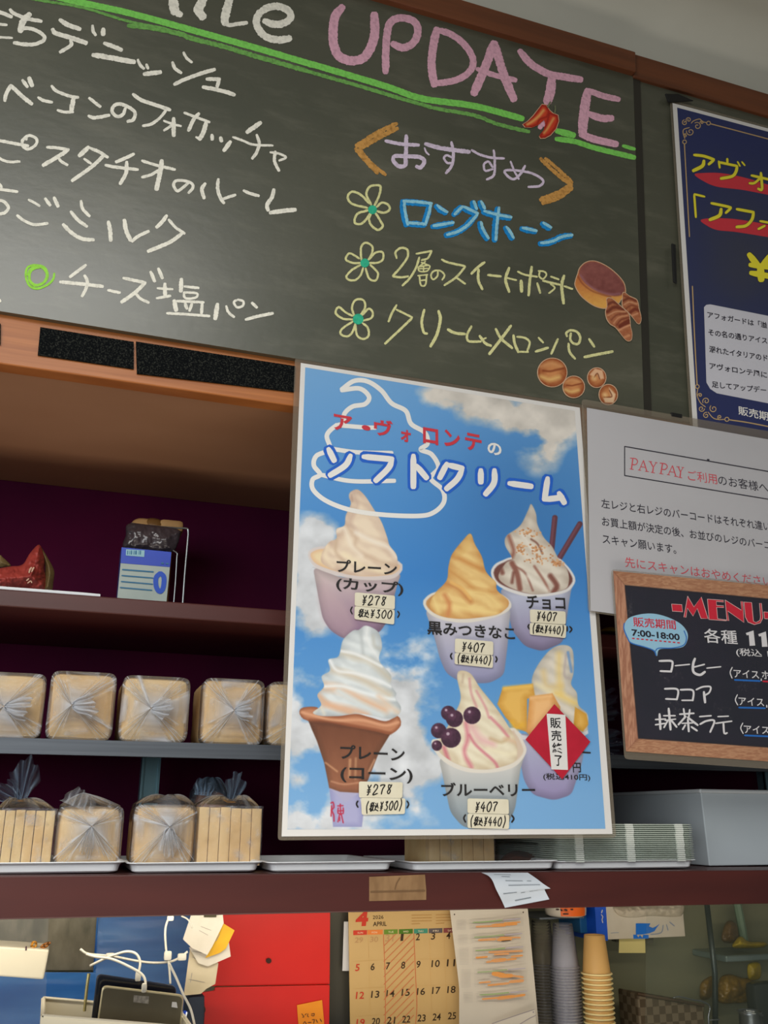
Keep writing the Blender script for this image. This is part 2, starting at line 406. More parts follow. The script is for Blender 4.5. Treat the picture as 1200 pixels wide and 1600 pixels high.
# coved bulkhead and ceiling above the trim
top = BOARD.pos(0, vS, 0.0)
def cove():
    prof = [(top[1] + 0.03, top[2] - 0.03), (top[1] + 0.03, top[2] + 0.05)]
    r = 0.10
    for k in range(1, 13):
        a = math.pi / 2 * k / 12; prof.append((top[1] + 0.03 - r * (1 - math.cos(a)), top[2] + 0.05 + r * math.sin(a)))
    prof += [(top[1] - 0.6, prof[-1][1]), (top[1] - 4.5, prof[-1][1])]
    P = np.array([[(x, y, z) for y, z in prof] for x in np.linspace(X0 - 1.5, X1 + 1.5, 3)])
    return MB().grid(P)
cove().build('ceiling', CEIL, kind='structure', smooth=True, label='pale ceiling curving down to the brown trim')
# floor, rear walls
MB().box((X0 - 1.5, -4.6, -0.05), (X1 + 1.5, YW + 0.1, 0.0)).build('floor', mat('floor_tiles', (150, 140, 125), 0.5, (130, 122, 110), scale=3), kind='structure')
zlow = at(0, 1437, 0)[2]
MB().box((X0, YB, zlow - 0.0), (X1, YB + 0.02, 3.0)).build('wall_back', MAROON, kind='structure', label='dark maroon wall behind the bread shelves')
WALLK = mat('kitchen_wall', (158, 156, 122), 0.38, (140, 140, 112), scale=3, stretch=(1, 1, 2), bump=0.02)
MB().box((X0, YW, 0.0), (X1, YW + 0.02, zlow + 0.05)).build('wall_kitchen', WALLK, kind='structure', label='grey green wall of the kitchen below the shelves')

# overhead cabinet carrying the boards: only its underside shows
o = MB().box((X0, 0.032, zr0 + 0.004), (X1, YB - 0.002, zr0 + 0.05)).build('overhead_cabinet', CAB, label='brown panel underside of the overhead cabinet above the bread shelves', cat='cabinet')
# oak rail
rail = thing('wooden_rail', 'orange brown wooden rail under the left half of the wide chalkboard', 'rail', (0.3, 0, zr0))
MB().box((X0, 0.0, zr0), (X1, 0.030, zt0 - 0.002)).build('board', OAK, rail, bevel=0.002)
MB().box((X0, -0.0035, zt0 - 0.004), (X1, 0.0, zt0 - 0.001)).build('pale_edge', PALE, rail, label='thin pale strip along the top edge')
VEL = mat('hook_and_loop_tape', (10, 13, 15), 0.95, (62, 64, 58), scale=420, detail=2, bump=0.6, lo=0.5, hi=0.82, spec=0.1)
def velcro(q, label):
    mb = MB(); fill(mb, FRONT, q, 0.004, 0.0035)
    mb.build('fastener_tape', VEL, label=label, cat='tape', group='black fastener strips on the wooden rail')
velcro([(63, 511), (209, 534), (209, 576), (59, 554)], 'black fuzzy fastener strip on the wooden rail, left of the small gap')
velcro([(212.5, 533.5), (462, 572), (460, 612), (214, 583)], 'black fuzzy fastener strip on the wooden rail, running behind the ice cream poster')
velcro([(-160, 482), (1, 505.5), (0.5, 538), (-160, 515)], 'end of a black fuzzy fastener strip cut off by the left edge of the photo')

# ------------------------------------------------------------------ the wide chalkboard and its writing
board = thing('chalkboard', 'wide dark green chalkboard with handwritten bread names and a pink headline', 'chalkboard', BOARD.pos(0.3, 0))
bslab(MB(), uL, uR, 0.0, vT + 0.01, 0.0, 0.012).build('writing_surface', CH, board)
def chalk(name, c, c2=None, r=0.9):
    return mat('chalk_' + name, c, r, c2 if c2 is not None else tuple(int(x * 0.86) for x in c), scale=160, detail=3, lo=0.45, hi=0.8, bump=0.3, spec=0.1)
WHT = chalk('white', (244, 241, 228)); PNK = chalk('pink', (228, 176, 196)); GRN = chalk('green', (132, 214, 100)); GR2 = chalk('green_faint', (118, 176, 92), (92, 130, 74))
TAN = chalk('tan', (204, 152, 84), (150, 108, 56)); LIL = chalk('lilac', (220, 204, 226)); BLU = chalk('blue', (36, 140, 212)); CYA = chalk('light_blue', (150, 208, 228))
YEL = chalk('cream', (222, 220, 160)); MNT = chalk('mint', (60, 186, 148)); LIM = chalk('lime', (156, 222, 84))
L1, L2, L3 = 0.0004, 0.0007, 0.0010
def line_part(name, m, T_data, w=1.06, jit=0.07, lift=L1, label=None, parent=board):
    mb = MB()
    for T, d in T_data: strokes(mb, BOARD, T, d, lift, jit, w)
    return mb.build(name, m, parent, label=label)
A1 = (0, 0, 6.0); A2 = (200, 0, 6.0); B1 = (0, 100, 5.0); B2 = (220, 130, 5.0); C1 = (0, 200, 5.0); C2 = (230, 240, 5.0); D1 = (0, 360, 5.0); D2 = (210, 390, 5.0)
HD = (240, 0, 5.0); UP = (500, 0, 5.0); DT = (720, 40, 4.2857); OS = (540, 180, 6.0); SM = (720, 200, 6.0); F1 = (530, 280, 6.0); G1 = (700, 300, 6.0); H1 = (520, 370, 6.0); H2 = (700, 390, 6.0); K1 = (510, 450, 5.0); K2 = (730, 480, 5.0)
line_part('headline_lettering', WHT, [(HD, '''75: 150,-30 158,40 168,100
50: 172,98 215,115
68: 402,-30 360,50 350,80 388,138
64: 602,-30 575,60 555,150 562,185
30: 556,188 600,196 650,188 730,178
54: 862,162 935,188 1015,182 1070,140 1055,85 985,52 905,56 835,95 803,160 822,230 880,288 960,310 1020,308 1068,298''')], label='white chalk headline lettering')
line_part('headline_lettering', PNK, [(UP, '''68: 178,52 118,130 102,250 110,360 150,440 240,474 340,452 402,360 428,250 424,108
56: 512,568 514,400 526,250 548,178 612,142 700,150 758,200 756,290 710,350 640,372 566,340
60: 912,222 882,380 872,520 894,668
50: 930,236 1030,272 1130,350 1192,450 1182,540 1100,610 1000,640 910,650'''),
 (DT, '''56: 222,112 170,260 86,458
54: 224,114 285,320 356,498
34: 108,290 220,330 370,366
46: 392,168 470,255 580,320 700,345 808,362
62: 610,340 600,440 578,515
62: 850,432 828,560 814,720
38: 850,432 950,470 1060,495
46: 852,590 940,620 1016,620
46: 802,728 900,762 1046,795''')], jit=0.05, label='pink chalk headline lettering')
line_part('underline', GRN, [((0, 0, 1), '''9.5: 60,-12 115,1.5 200,20 300,47 400,75 480,98.5 500,104 600,134 660,154 740,165.5 817,185.5'''), (DT, '''42: 640,704 760,735
34: 636,758 760,776 900,820 1165,884
24: 1085,805 1165,828''')], jit=0.04, label='bright green chalk underline')
line_part('underline', GR2, [((0, 0, 1), '''7: 200,40 233,43 280,52.5 300,60 350,73 400,88 480,111
5.5: 480,111 500,117 560,134 620,152 680,169 740,180 778,194 827,206
4: 0,-12 60,0 130,12 200,33 260,45''')], jit=0.12, lift=0.0003, label='faint second green chalk line')
line_part('menu_line', WHT, [(A1, '''35: -30,105 50,133 110,160
25: -30,225 65,234
22: -30,348 115,356
34: 92,88 130,125 240,170 390,200
58: 280,130 215,205 190,295
34: 195,272 260,265 350,290 415,342 400,385 320,415 220,415 130,400
42: 560,185 640,235 752,274
42: 492,272 520,310 650,350 812,404
34: 662,375 668,420 620,455 562,490
30: 868,238 872,290 898,330
42: 968,268 966,328
38: 975,405 1060,435 1142,470
46: 868,515 1000,535 1200,572 1262,582'''), (A2, '''28: 92,558 115,610 150,645
26: 172,602 188,645
42: 148,695 308,676
26: 520,490 550,545 600,585
30: 417,582 440,640 500,685
34: 432,793 520,750 680,690 815,650
34: 735,742 862,742
34: 856,748 834,815
36: 700,815 800,835 920,862 1000,890''')])
line_part('menu_line', WHT, [(B1, '''28: 38,290 46,240 84,166
30: 84,166 165,245 250,314
26: 175,125 215,180
36: 226,106 252,172
24: 297,260 340,285 408,300
24: 402,170 440,210 540,250 612,262
36: 575,262 556,372
22: 448,360 500,375 572,375
24: 695,265 740,300 785,335
26: 690,405 740,420 855,400
26: 980,345 960,395 915,410 877,375 887,330 930,312 1000,335 1055,380 1040,435 995,450'''), (B2, '''28: -62,85 0,130 100,165 230,210
22: 200,208 150,270 80,320 15,333
18: 178,293 250,320 315,335
32: 256,272 258,412
20: 245,328 180,370
20: 338,230 430,265 538,305
28: 455,235 410,290 372,372
34: 512,302 490,380 458,440
18: 430,420 468,440
28: 556,402 558,442
28: 622,422 632,455
32: 702,455 648,528
34: 938,306 828,384
18: 718,420 800,450 880,480 1032,487
24: 905,402 925,470 905,540 870,590
18: 1010,540 1080,550 1133,580 1080,605
24: 1050,532 1045,610 1080,685''')])
line_part('menu_line', WHT, [(C1, '''24: -20,95 80,115 222,140
22: 210,60 175,100 180,145 225,165 280,130 285,85 240,60 208,66 206,92
20: -20,225 20,250 80,265 155,262
24: 365,150 440,155 538,170
30: 532,172 450,225 335,293
22: 455,235 485,265 528,290
34: 693,148 660,180 618,218
24: 700,155 780,190 843,230
28: 815,210 720,300 562,413
20: 656,240 712,278
26: 1048,202 980,235 905,266
24: 822,290 900,305 1078,325
28: 990,262 985,350 938,438'''), (B2, '''22: 8,605 120,640 268,675
36: 165,602 150,700 122,832
22: 138,680 80,715 8,735'''), (C2, '''22: 325,225 280,265 235,292 207,250 222,214 290,212 350,235 355,270 322,308
28: 454,232 427,280 445,350
26: 556,198 550,270 570,340 600,388
22: 590,355 690,322
24: 752,288 800,310 873,330
30: 990,278 975,340 937,400 946,445
32: 958,463 1040,450 1160,438''')])
line_part('menu_line', WHT, [(C1, '''22: -20,430 6,450 12,470
22: -20,476 20,482 138,498
24: -20,562 30,575 65,620 40,660 -15,675
20: 222,560 265,582 310,610
26: 352,550 393,605
28: 422,542 454,615
22: 132,682 190,725 270,755 373,745
24: 633,568 645,630 700,690
26: 552,652 610,720 680,770
28: 492,752 560,820 640,865 733,875
30: 846,730 860,800 865,882
32: 971,716 985,800 1022,880
24: 1030,888 1080,845 1163,806'''), (C2, '''28: 153,482 120,530 72,578
22: 167,515 220,575 293,625
28: 275,622 180,690 5,764''')])
line_part('menu_line', WHT, [(D1, '''24: 672,270 545,365
26: 468,403 600,415 805,438
24: 660,350 682,400 670,460 640,515
22: 842,467 938,487
24: 962,372 1138,410
28: 1132,412 1050,490 948,562
22: 1062,497 1100,535 1163,565'''), (D2, '''26: 126,172 160,250
26: 186,147 220,225
18: 178,302 300,310
30: 238,265 240,368
20: 172,380 283,362
32: 368,228 362,328
20: 388,288 503,300
18: 385,335 400,380 478,375 488,342 385,335
34: 311,396 326,478
20: 328,402 543,412
24: 530,418 525,498
26: 396,418 410,463
22: 450,420 430,480
20: 252,497 400,505 588,520
34: 649,423 631,543
20: 716,440 735,490 780,528
18: 810,390 777,410 800,450 845,440 850,405 810,390
24: 917,415 958,453
24: 868,547 970,520 1083,497''')])
line_part('ring_mark', LIM, [(D1, '''17: 310,290 255,300 226,370 262,428 330,418 372,360 350,292 280,272 216,290 202,360 230,430 290,455 370,425 415,380 424,335
15: 300,285 240,320 236,390 280,425 340,405 365,350 340,300 290,280 240,300 215,350''')], label='lime green chalk ring')
line_part('bracket_mark', TAN, [(OS, '''42: 480,78 300,165 100,290
40: 488,120 320,205 130,318
34: 90,312 200,440 300,545
32: 130,320 240,450 375,560''')], jit=0.12, label='tan chalk angle bracket')
line_part('bracket_mark', TAN, [(SM, '''34: 745,285 850,385 960,480 1040,530
30: 790,282 900,375 1045,512
44: 1040,530 900,615 745,672
40: 1045,560 920,650 765,705''')], jit=0.12, label='tan chalk angle bracket')
line_part('heading_lettering', LIL, [(OS, '''32: 372,240 520,270 688,280
36: 568,188 568,300 562,400 560,470 500,478 450,430 460,385 560,385 700,395 738,440 700,490 662,478
16: 740,305 755,345 783,372
38: 745,268 900,310 1163,345
26: 992,250 1010,350 1005,440 985,490 940,545
20: 1000,400 950,375 922,400 950,445 1000,450'''), (SM, '''22: 100,205 180,250 300,280 408,285
22: 308,207 318,320 310,440 242,484
20: 300,370 260,316 217,340 230,400 300,385
18: 466,312 500,400 545,480
22: 603,352 560,430 490,480 420,430 425,396 560,402 680,430 770,490 740,543 632,552''')], label='lilac chalk heading')
def flower(T, petals, c, w):
    mb = MB()
    for p in petals.strip().splitlines(): stroke(mb, BOARD, pts(p, T), w / T[2], L1, 0.08)
    f = mb.build('flower_drawing', YEL, board, label='cream chalk flower outline')
    mb = MB(); k = [(T[0] + (c[0] + c[2] * math.cos(a)) / T[2], T[1] + (c[1] + c[2] * math.sin(a)) / T[2]) for a in np.linspace(0, 2*math.pi, 20)[:-1]]
    fill(mb, BOARD, k, L2); mb.build('flower_center', MNT, f, label='mint green chalk dot')
flower(F1, '''300,240 255,140 290,68 375,58 388,90 372,160 330,250
285,230 200,145 120,118 80,165 120,230 265,270
350,262 400,220 460,240 472,285 420,315 350,298
335,310 380,380 408,440 360,475 300,430 280,370 300,320
275,290 170,325 145,405 200,420 250,380 290,320''', (312, 286, 42), 22)
flower(H1, '''268,225 265,100 310,55 370,92 365,160 330,220
338,215 400,150 465,145 470,210 420,243 342,245
350,262 400,310 425,350 400,410 340,390 308,295
285,290 260,360 210,405 150,403 128,370 180,310 262,262
262,245 190,245 122,212 160,155 250,205''', (300, 245, 42), 20)
flower(K1, '''218,220 200,150 230,92 288,95 302,150 262,220
280,212 330,162 362,190 350,235 285,256
280,272 322,310 330,370 290,398 240,370 226,285
228,275 200,350 160,378 112,360 122,320 205,262
208,245 130,240 72,195 97,150 150,190 205,218''', (248, 243, 42), 17)
BL = [(F1, '600,205 608,300 635,432;590,208 720,216 862,232;852,238 830,330 797,432;642,412 800,425;908,245 950,280 1008,312;872,442 960,427 1066,408'),
      (G1, '52,214 130,138;138,142 200,170 274,206;268,212 180,310 80,375 -20,404;232,88 262,165;300,88 338,160;328,182 450,215 588,240;470,145 450,300 440,455;300,282 320,350 372,440;538,328 570,370 608,435;688,338 825,368;882,290 960,338;860,482 960,468 1070,420 1160,406')]
def two_tone():
    mb = MB(); mc = MB()
    for T, d in BL:
        for p in d.split(';'):
            q = pts(p, T); stroke(mb, BOARD, [(x - 0.8, y + 0.6) for x, y in q], 10.2, L1, 0.07); stroke(mc, BOARD, [(x + 1.5, y - 0.6) for x, y in q], 4.6, L2, 0.10)
    b = mb.build('item_lettering', BLU, board, label='bright blue chalk lettering'); mc.build('light_overstroke', CYA, b, label='pale blue chalk stroked over the blue')
two_tone()
line_part('item_lettering', YEL, [(H1, '''20: 600,202 588,145 640,105 698,120 700,190 640,280 562,368
20: 562,372 640,380 708,370
18: 780,160 928,132
18: 926,136 890,200 830,220
20: 812,190 780,290 720,390 652,458
14: 870,230 800,290;14: 828,240 905,270;14: 800,282 905,270 885,320 812,322 800,282;12: 852,275 850,320;12: 806,300 894,296
14: 796,365 890,355;16: 812,370 826,453 868,450 880,360;14: 822,410 870,405
16: 985,322 980,370 940,400 920,360 950,320 1010,320 1048,360 1025,405'''), (H2, '''20: -60,92 0,120 160,155
20: 163,160 75,260 -35,335
18: 82,265 163,322
24: 345,118 280,165 218,228
24: 286,182 285,290 323,374
22: 372,238 498,252
26: 574,168 540,280 574,398
16: 548,265 643,287
18: 652,205 720,235 838,255
24: 785,158 766,300 756,432
30: 685,288 690,396
20: 836,312 865,408
16: 845,200 900,205 923,235 890,275 856,250 860,202
18: 962,252 1040,280
20: 887,292 1050,330
16: 960,320 1000,360 945,410
28: 1089,242 1066,340 1084,506
18: 1088,342 1168,370''')], label='cream chalk lettering')
line_part('item_lettering', YEL, [(K1, '''17: 549,132 510,200 485,263
16: 546,168 672,230
18: 668,236 570,330 457,436
20: 765,168 745,260 760,345 788,357
23: 876,177 890,250 860,370 812,458
22: 947,322 1000,350 1083,360'''), (K2, '''18: 34,147 0,215 12,265 108,268
20: 96,222 140,280 188,303
14: 112,255 148,240
22: 343,142 290,215 172,368
20: 222,168 265,245 353,320
20: 361,217 370,280 400,353
16: 387,230 450,240 488,275 470,343
14: 402,348 478,350
16: 556,237 595,277
20: 533,347 633,316
18: 709,247 656,366
18: 791,282 800,350 844,404
18: 780,230 775,200 810,180 860,195 883,240 868,285 830,283 805,250 810,202
19: 951,247 994,310
21: 913,390 1010,370 1138,346''')], label='pale yellow chalk lettering')

# ------------------------------------------------------------------ picture stickers on the chalkboard
CREAM = mat('sticker_edge', (206, 170, 138), 0.6)
def sticker(name, label, cat, outline, paint, lift, group=None, step=0.55, closed=True):
    p = smooth(outline, True, 1.5) if closed else np.array(outline, float); c = p.mean(0)
    t = thing(name, label, cat, BOARD.at(c[0], c[1], lift), group)
    mb = MB(); big = [tuple(q + (q - c) / (np.linalg.norm(q - c) + 1e-9) * 1.1) for q in p]
    fill(mb, BOARD, big, lift, 0.0006); mb.build('cut_edge', CREAM, t)
    x0, y0 = p.min(0) - 2; x1, y1 = p.max(0) + 2
    a = Art(BOARD, [(x0, y0), (x1, y0), (x1, y1), (x0, y1)], step, lift + 0.0002); paint(a); a.build('picture', t, outline=p); return t
def bun_paint(cx, cy, r, kind):
    def f(a):
        d = np.hypot(a.X - cx, a.Y - cy) / r; up = (a.Y - cy) / r
        n = fbm(a.X / 4, a.Y / 4, 3, 3)
        base = mixc((206, 140, 88), (138, 66, 36), np.clip(d * 1.1 - 0.15 + 0.25 * (n - 0.5), 0, 1) ** 1.6)
        a.C[:] = base
        if kind == 'fold':
            a.line([(cx - .75*r, cy + .28*r), (cx - .2*r, cy + .48*r), (cx + .45*r, cy + .32*r)], (240, 206, 130), r*.22, r*.16, 0.8)
            a.line([(cx - .75*r, cy - .42*r), (cx - .1*r, cy - .62*r), (cx + .6*r, cy - .4*r)], (226, 172, 116), r*.25, r*.18, 0.7)
            a.line([(cx - .62*r, cy - .12*r), (cx - .15*r, cy - .08*r), (cx + .2*r, cy - .16*r), (cx + .75*r, cy - .28*r)], (120, 52, 28), r*.10, r*.07, 0.9)
        else:
            s = 1 if kind == 'splitA' else -1
            if s == 1:
                a.poly([(cx - .75*r, cy - .3*r), (cx - .2*r, cy - .95*r), (cx + .6*r, cy - .75*r), (cx + .75*r, cy + .1*r), (cx + .3*r, cy + .2*r), (cx, cy - .4*r), (cx - .3*r, cy - .1*r)], (226, 180, 142), 1.2)
                a.line([(cx - .35*r, cy + .1*r), (cx + .05*r, cy - .45*r), (cx + .3*r, cy + .15*r)], (108, 52, 30), 1.4, .8, .9)
            else:
                a.poly([(cx + .1*r, cy - .7*r), (cx + .8*r, cy), (cx + .6*r, cy + .9*r), (cx - .3*r, cy + .85*r), (cx - .5*r, cy + .4*r), (cx + .3*r, cy + .3*r)], (228, 190, 152), 1.2)
                a.line([(cx + .15*r, cy - .4*r), (cx + .4*r, cy + .25*r), (cx - .4*r, cy + .3*r)], (108, 52, 30), 1.4, .8, .9)
            a.line([(cx - .35*r, cy + .05*r), (cx - .28*r, cy + .1*r)], (244, 210, 150), r*.35, r*.2, .8)
    return f
def circ(cx, cy, rx, ry=None, n=18): ry = ry or rx; return [(cx + rx*math.cos(t), cy + ry*math.sin(t)) for t in np.linspace(0, 2*math.pi, n, endpoint=False)]
GB = 'picture stickers of bread on the wide chalkboard'
sticker('bread_sticker', 'largest round golden bun sticker under the last chalk item', 'sticker', circ(863, 582, 22.5, 22), bun_paint(863, 582, 23, 'fold'), 0.0014, GB)
sticker('bread_sticker', 'medium round golden bun sticker touching the largest bun sticker', 'sticker', circ(896.5, 604.5, 16.5), bun_paint(896, 604, 17, 'fold'), 0.0020, GB)
sticker('bread_sticker', 'small split bun sticker, upper of the two beside the buns', 'sticker', circ(932.5, 590, 14, 15), bun_paint(932.5, 590, 15, 'splitA'), 0.0014, GB)
sticker('bread_sticker', 'small split bun sticker, lower one half hidden by the notice sheet', 'sticker', circ(950.5, 616.5, 14, 15.5), bun_paint(950, 616, 15, 'splitB'), 0.0020, GB)
SPT = (890, 400, 10.0)
def tart_paint(a):
    n = fbm(a.X / 5, a.Y / 3, 4, 8)
    a.C[:] = mixc((190, 110, 62), (226, 168, 86), (a.Y - 430) / 45 + 0.3 * (n - 0.5))
    top_ = pts('150,260 160,200 230,120 330,85 450,100 600,180 740,290 840,420 870,520 840,590 760,625 640,620 500,580 360,510 230,410 165,320', SPT)
    a.poly(top_, None, 1.6, closed_smooth=True, shade=lambda X, Y, d: mixc((160, 100, 92), (112, 60, 58), 0.25 + 0.5 * fbm(X / 6, Y / 5, 3, 4) + 0.35 * np.exp(-d / 2.5) * 0 + 0.2 * (Y - 430) / 40))
    a.line(pts('170,300 250,410 360,500 500,565 640,600 780,590', SPT), (158, 108, 118), 3.2, 1.5, 0.7)
    a.line(pts('130,320 200,430 340,540 500,600 640,640', SPT), (122, 54, 44), 1.6, 1.4, 0.7)
sticker('tart_sticker', 'round pastry sticker with a glossy brown top right of the second item', 'sticker', pts('130,280 160,190 240,110 340,80 450,98 600,175 740,290 840,410 870,520 862,600 800,680 760,740 660,790 540,815 400,780 260,690 160,590 90,460 100,370', SPT), tart_paint, 0.0014, GB)
def croissant_paint(bands, tipc):
    def f(a):
        n = fbm(a.X / 3, a.Y / 3, 3, 5); a.C[:] = mixc((188, 122, 86), (152, 88, 58), n)
        for p, c, w in bands: a.line(pts(p, SPT), c, w, 1.1, 0.85)
    return f
sticker('croissant_sticker', 'smaller croissant sticker, right one of the pair beside the pastry sticker', 'sticker', pts('835,580 870,575 940,630 1040,680 1068,740 1080,820 1110,920 1115,1000 1090,1055 1050,1040 990,960 930,890 860,830 825,760 830,650', SPT),
        croissant_paint([('840,700 930,660 1030,700', (112, 56, 40), 3.5), ('850,760 930,720 1050,750', (214, 158, 120), 2), ('880,830 960,770 1070,800', (128, 66, 46), 2), ('950,880 1020,830 1090,850', (118, 52, 38), 5), ('980,930 1060,900', (216, 152, 116), 2.5), ('840,620 920,650', (120, 62, 44), 2)], None), 0.0020, GB)
sticker('croissant_sticker', 'larger croissant sticker, left one overlapping the pastry sticker', 'sticker', pts('580,680 610,655 670,670 760,750 850,830 920,900 940,1000 950,1100 975,1200 965,1300 915,1325 860,1290 790,1200 720,1110 640,1060 585,980 565,870 590,780', SPT),
        croissant_paint([('590,760 680,720 760,760', (112, 56, 42), 4), ('590,870 700,800 850,830', (110, 52, 38), 5), ('600,930 720,870 870,870', (216, 160, 122), 2), ('650,1000 740,920 890,900', (128, 68, 48), 2.2), ('690,1050 770,960 900,930', (214, 154, 116), 2), ('740,1080 800,1000 920,960', (122, 60, 44), 2.4), ('800,1100 860,1060 930,1020', (108, 46, 34), 8), ('770,1160 860,1110 940,1080', (220, 158, 120), 3), ('820,1220 900,1180 950,1160', (170, 98, 66), 2), ('860,1270 930,1240', (210, 146, 104), 4)], None), 0.0026, GB)
PEP = (800, 150, 12.0)
def pepper_paint(a):
    a.C[:] = np.array((196, 60, 40)) / 255
    a.poly(pts('560,165 640,180 700,280 690,330 660,400 600,420 520,450 480,540 380,580 250,575 215,530 300,480 400,380', PEP), None, .8, shade=lambda X, Y, d: mixc((150, 34, 26), (210, 72, 44), d / 4))
    a.line(pts('590,270 500,380 390,470 290,530', PEP), (236, 190, 110), 3.6, 2.2, 0.9)
    a.poly(pts('700,310 780,340 860,370 870,480 820,600 720,720 620,780 540,785 525,740 600,640 640,500 670,400', PEP), None, .8, shade=lambda X, Y, d: mixc((146, 32, 26), (206, 66, 42), d / 4))
    a.line(pts('780,420 720,520 660,620 600,690', PEP), (230, 184, 106), 3.0, 2.0, 0.9)
sticker('pepper_sticker', 'sticker of two red chilli peppers below the pink letter T', 'sticker', pts('560,160 640,170 705,270 760,320 860,360 875,470 825,610 720,730 620,785 535,790 510,745 590,640 625,520 600,450 500,540 380,590 250,585 205,530 300,470 400,370', PEP), pepper_paint, 0.0014, GB, step=0.4, closed=False)
line_part('stray_mark', WHT, [(D1, '22: -10,535 2,555')])
mb = MB(); strokes(mb, BOARD, PEP, '''34: 670,215 700,150 720,110
26: 800,325 812,250 808,180''', 0.0018); mb.build('stem_strokes', chalk('stem', (120, 124, 96)), board, label='grey chalk stems of the chilli sticker'); mb = MB(); strokes(mb, BOARD, PEP, '100: 590,440 560,520 520,600;60: 560,450 600,560', 0.0003)
mb.build('scribble', PNK, board, label='pink chalk scribble between the chillies')

# ------------------------------------------------------------------ narrow board at right
nb = thing('chalkboard', 'narrow dark green chalkboard panel behind the navy coffee poster', 'chalkboard', BOARD.pos(uR + 0.5, 0))
bslab(MB(), uR + 0.001, X1, 0.001, vT2 + 0.01, -0.004, 0.012).build('writing_surface', CH, nb)
bslab(MB(), uR + 0.001, uR + 0.017, 0.001, vT2, -0.001, 0.003).build('edge_strip', mat('dark_edge', (44, 42, 36), 0.5), nb, label='dark vertical strip along its left edge')

# ================================================================== laminated sheets
def ink(name, c, rough=0.6): return mat('ink_' + name, c, rough, spec=0.3)
INK = ink('black', (22, 20, 24)); INKW = ink('white', (236, 234, 230)); INKR = ink('red', (205, 48, 66)); INKB = ink('blue', (8, 96, 204)); INKN = ink('navy_black', (20, 18, 40))
LAM = film_mat('laminate_film', (226, 220, 210), 0.035, rough=0.12, gloss=0.03)
LAME = film_mat('laminate_edge', (176, 164, 146), 0.30, rough=0.2, gloss=0.06)
PAPER = mat('white_paper', (226, 224, 222), 0.7, (220, 218, 216), scale=6)
def rounded(q, r=6, n=4):
    out = []; q = np.array(q, float); k = len(q)
    for i in range(k):
        a, b, c = q[i-1], q[i], q[(i+1) % k]; p0 = b + _n(a-b)*r; p2 = b + _n(c-b)*r
        for t in np.linspace(0, 1, n): out.append(tuple((1-t)**2*p0 + 2*t*(1-t)*b + t*t*p2))
    return out
def laminate(t, pl, outer, inner, lift=0.0):
    """clear film pocket: a frame of sealed film round the sheet plus a cover film over it"""
    n = 60
    def per(q):
        q = np.array(q, float); L = np.r_[0, np.cumsum(np.linalg.norm(np.roll(q, -1, 0) - q, axis=1))]; out = []
        qq = np.vstack([q, q[:1]])
        for s in np.linspace(0, L[-1], n, endpoint=False): out.append((np.interp(s, L, qq[:, 0]), np.interp(s, L, qq[:, 1])))
        return out
    mb = MB(); fill(mb, pl, rounded(outer), lift - 0.0004, 0.0008); mb.build('film_border', LAME, t, label='clear film edge beyond the paper')
    mb = MB(); fill(mb, pl, inner, lift + 0.0030); mb.build('cover_film', LAM, t)

# ------------------------------------------------------------------ soft ice cream poster
PP = YP(-0.012)
PQ = [(470, 567), (906, 637), (957, 1303), (440, 1307)]
IQ = [(477, 574), (898, 642), (946, 1295), (449, 1296)]
poster = thing('poster', 'large blue sky soft ice cream poster with cups, a cone and price labels', 'poster', PP.at(690, 940))
mb = MB(); fill(mb, PP, PQ, 0.0006, 0.0004); mb.build('paper', PAPER, poster)
laminate(poster, PP, [(461, 558), (911, 629), (963, 1309), (434, 1313)], PQ)
art = Art(PP, IQ, 0.62, 0.0010)
def sky(a):
    X, Y = a.X, a.Y; t = (Y - 570) / 730.0
    base = mixc((58, 140, 212), (96, 150, 208), t) if False else mixc((60, 134, 206), (120, 172, 220), np.abs(t - 0.45) * 2.1)
    base = base * (1 - 0.22 * np.exp(-((X - 800)**2 / 130**2 + (Y - 780)**2 / 150**2)))[..., None] + np.array((0.0, 0.05, 0.11)) * np.exp(-((X - 790)**2 / 150**2 + (Y - 760)**2 / 170**2))[..., None]
    n = fbm(X / 62 + 3, Y / 46, 6, 11); n2 = fbm(X / 30, Y / 26, 5, 23)
    def blob(cx, cy, rx, ry): return np.exp(-(((X - cx) / rx)**2 + ((Y - cy) / ry)**2))
    m = 1.2*blob(760, 625, 85, 38) + 1.1*blob(830, 665, 70, 42) + 0.8*blob(842, 705, 38, 42) + 0.8*blob(690, 620, 40, 22) + 1.0*blob(880, 650, 40, 40)
    m += 0.75*blob(480, 850, 55, 80) + 0.9*blob(470, 1000, 60, 120) + 1.1*blob(600, 1120, 90, 130) + 0.8*blob(640, 1010, 60, 60) + 1.3*blob(470, 1220, 60, 120) + 1.1*blob(640, 1200, 60, 90) + 0.7*blob(545, 1280, 120, 40) + 0.7*blob(500, 880, 40, 60)
    c = np.clip((m * np.clip(2.6 * (n - 0.22), 0, 2.0) - 0.34) * 1.6 + 0.9 * (n2 - 0.5) * np.clip(m, 0, 1), 0, 1)
    up = Y < 760
    cl = np.where(up[..., None], np.array((222, 216, 208)) / 255.0, np.array((216, 220, 226)) / 255.0) * (0.82 + 0.28 * n2)[..., None]
    a.C[:] = base * (1 - c[..., None]) + cl * c[..., None]
sky(art)
J1 = (430, 740, 4.4444); J2 = (430, 960, 4.4444); J3 = (640, 760, 4.0); J5 = (640, 1000, 3.6364)
def cup(body, T, c0, c1, cx, w):
    art.poly(rounded(pts(body, T), 9, 5), None, 0.9, closed_smooth=False, shade=lambda X, Y, d: mixc(c0, c1, np.clip((Y - cx) / w, 0, 1)) * (0.82 + 0.18 * np.clip(d / 14, 0, 1))[..., None])
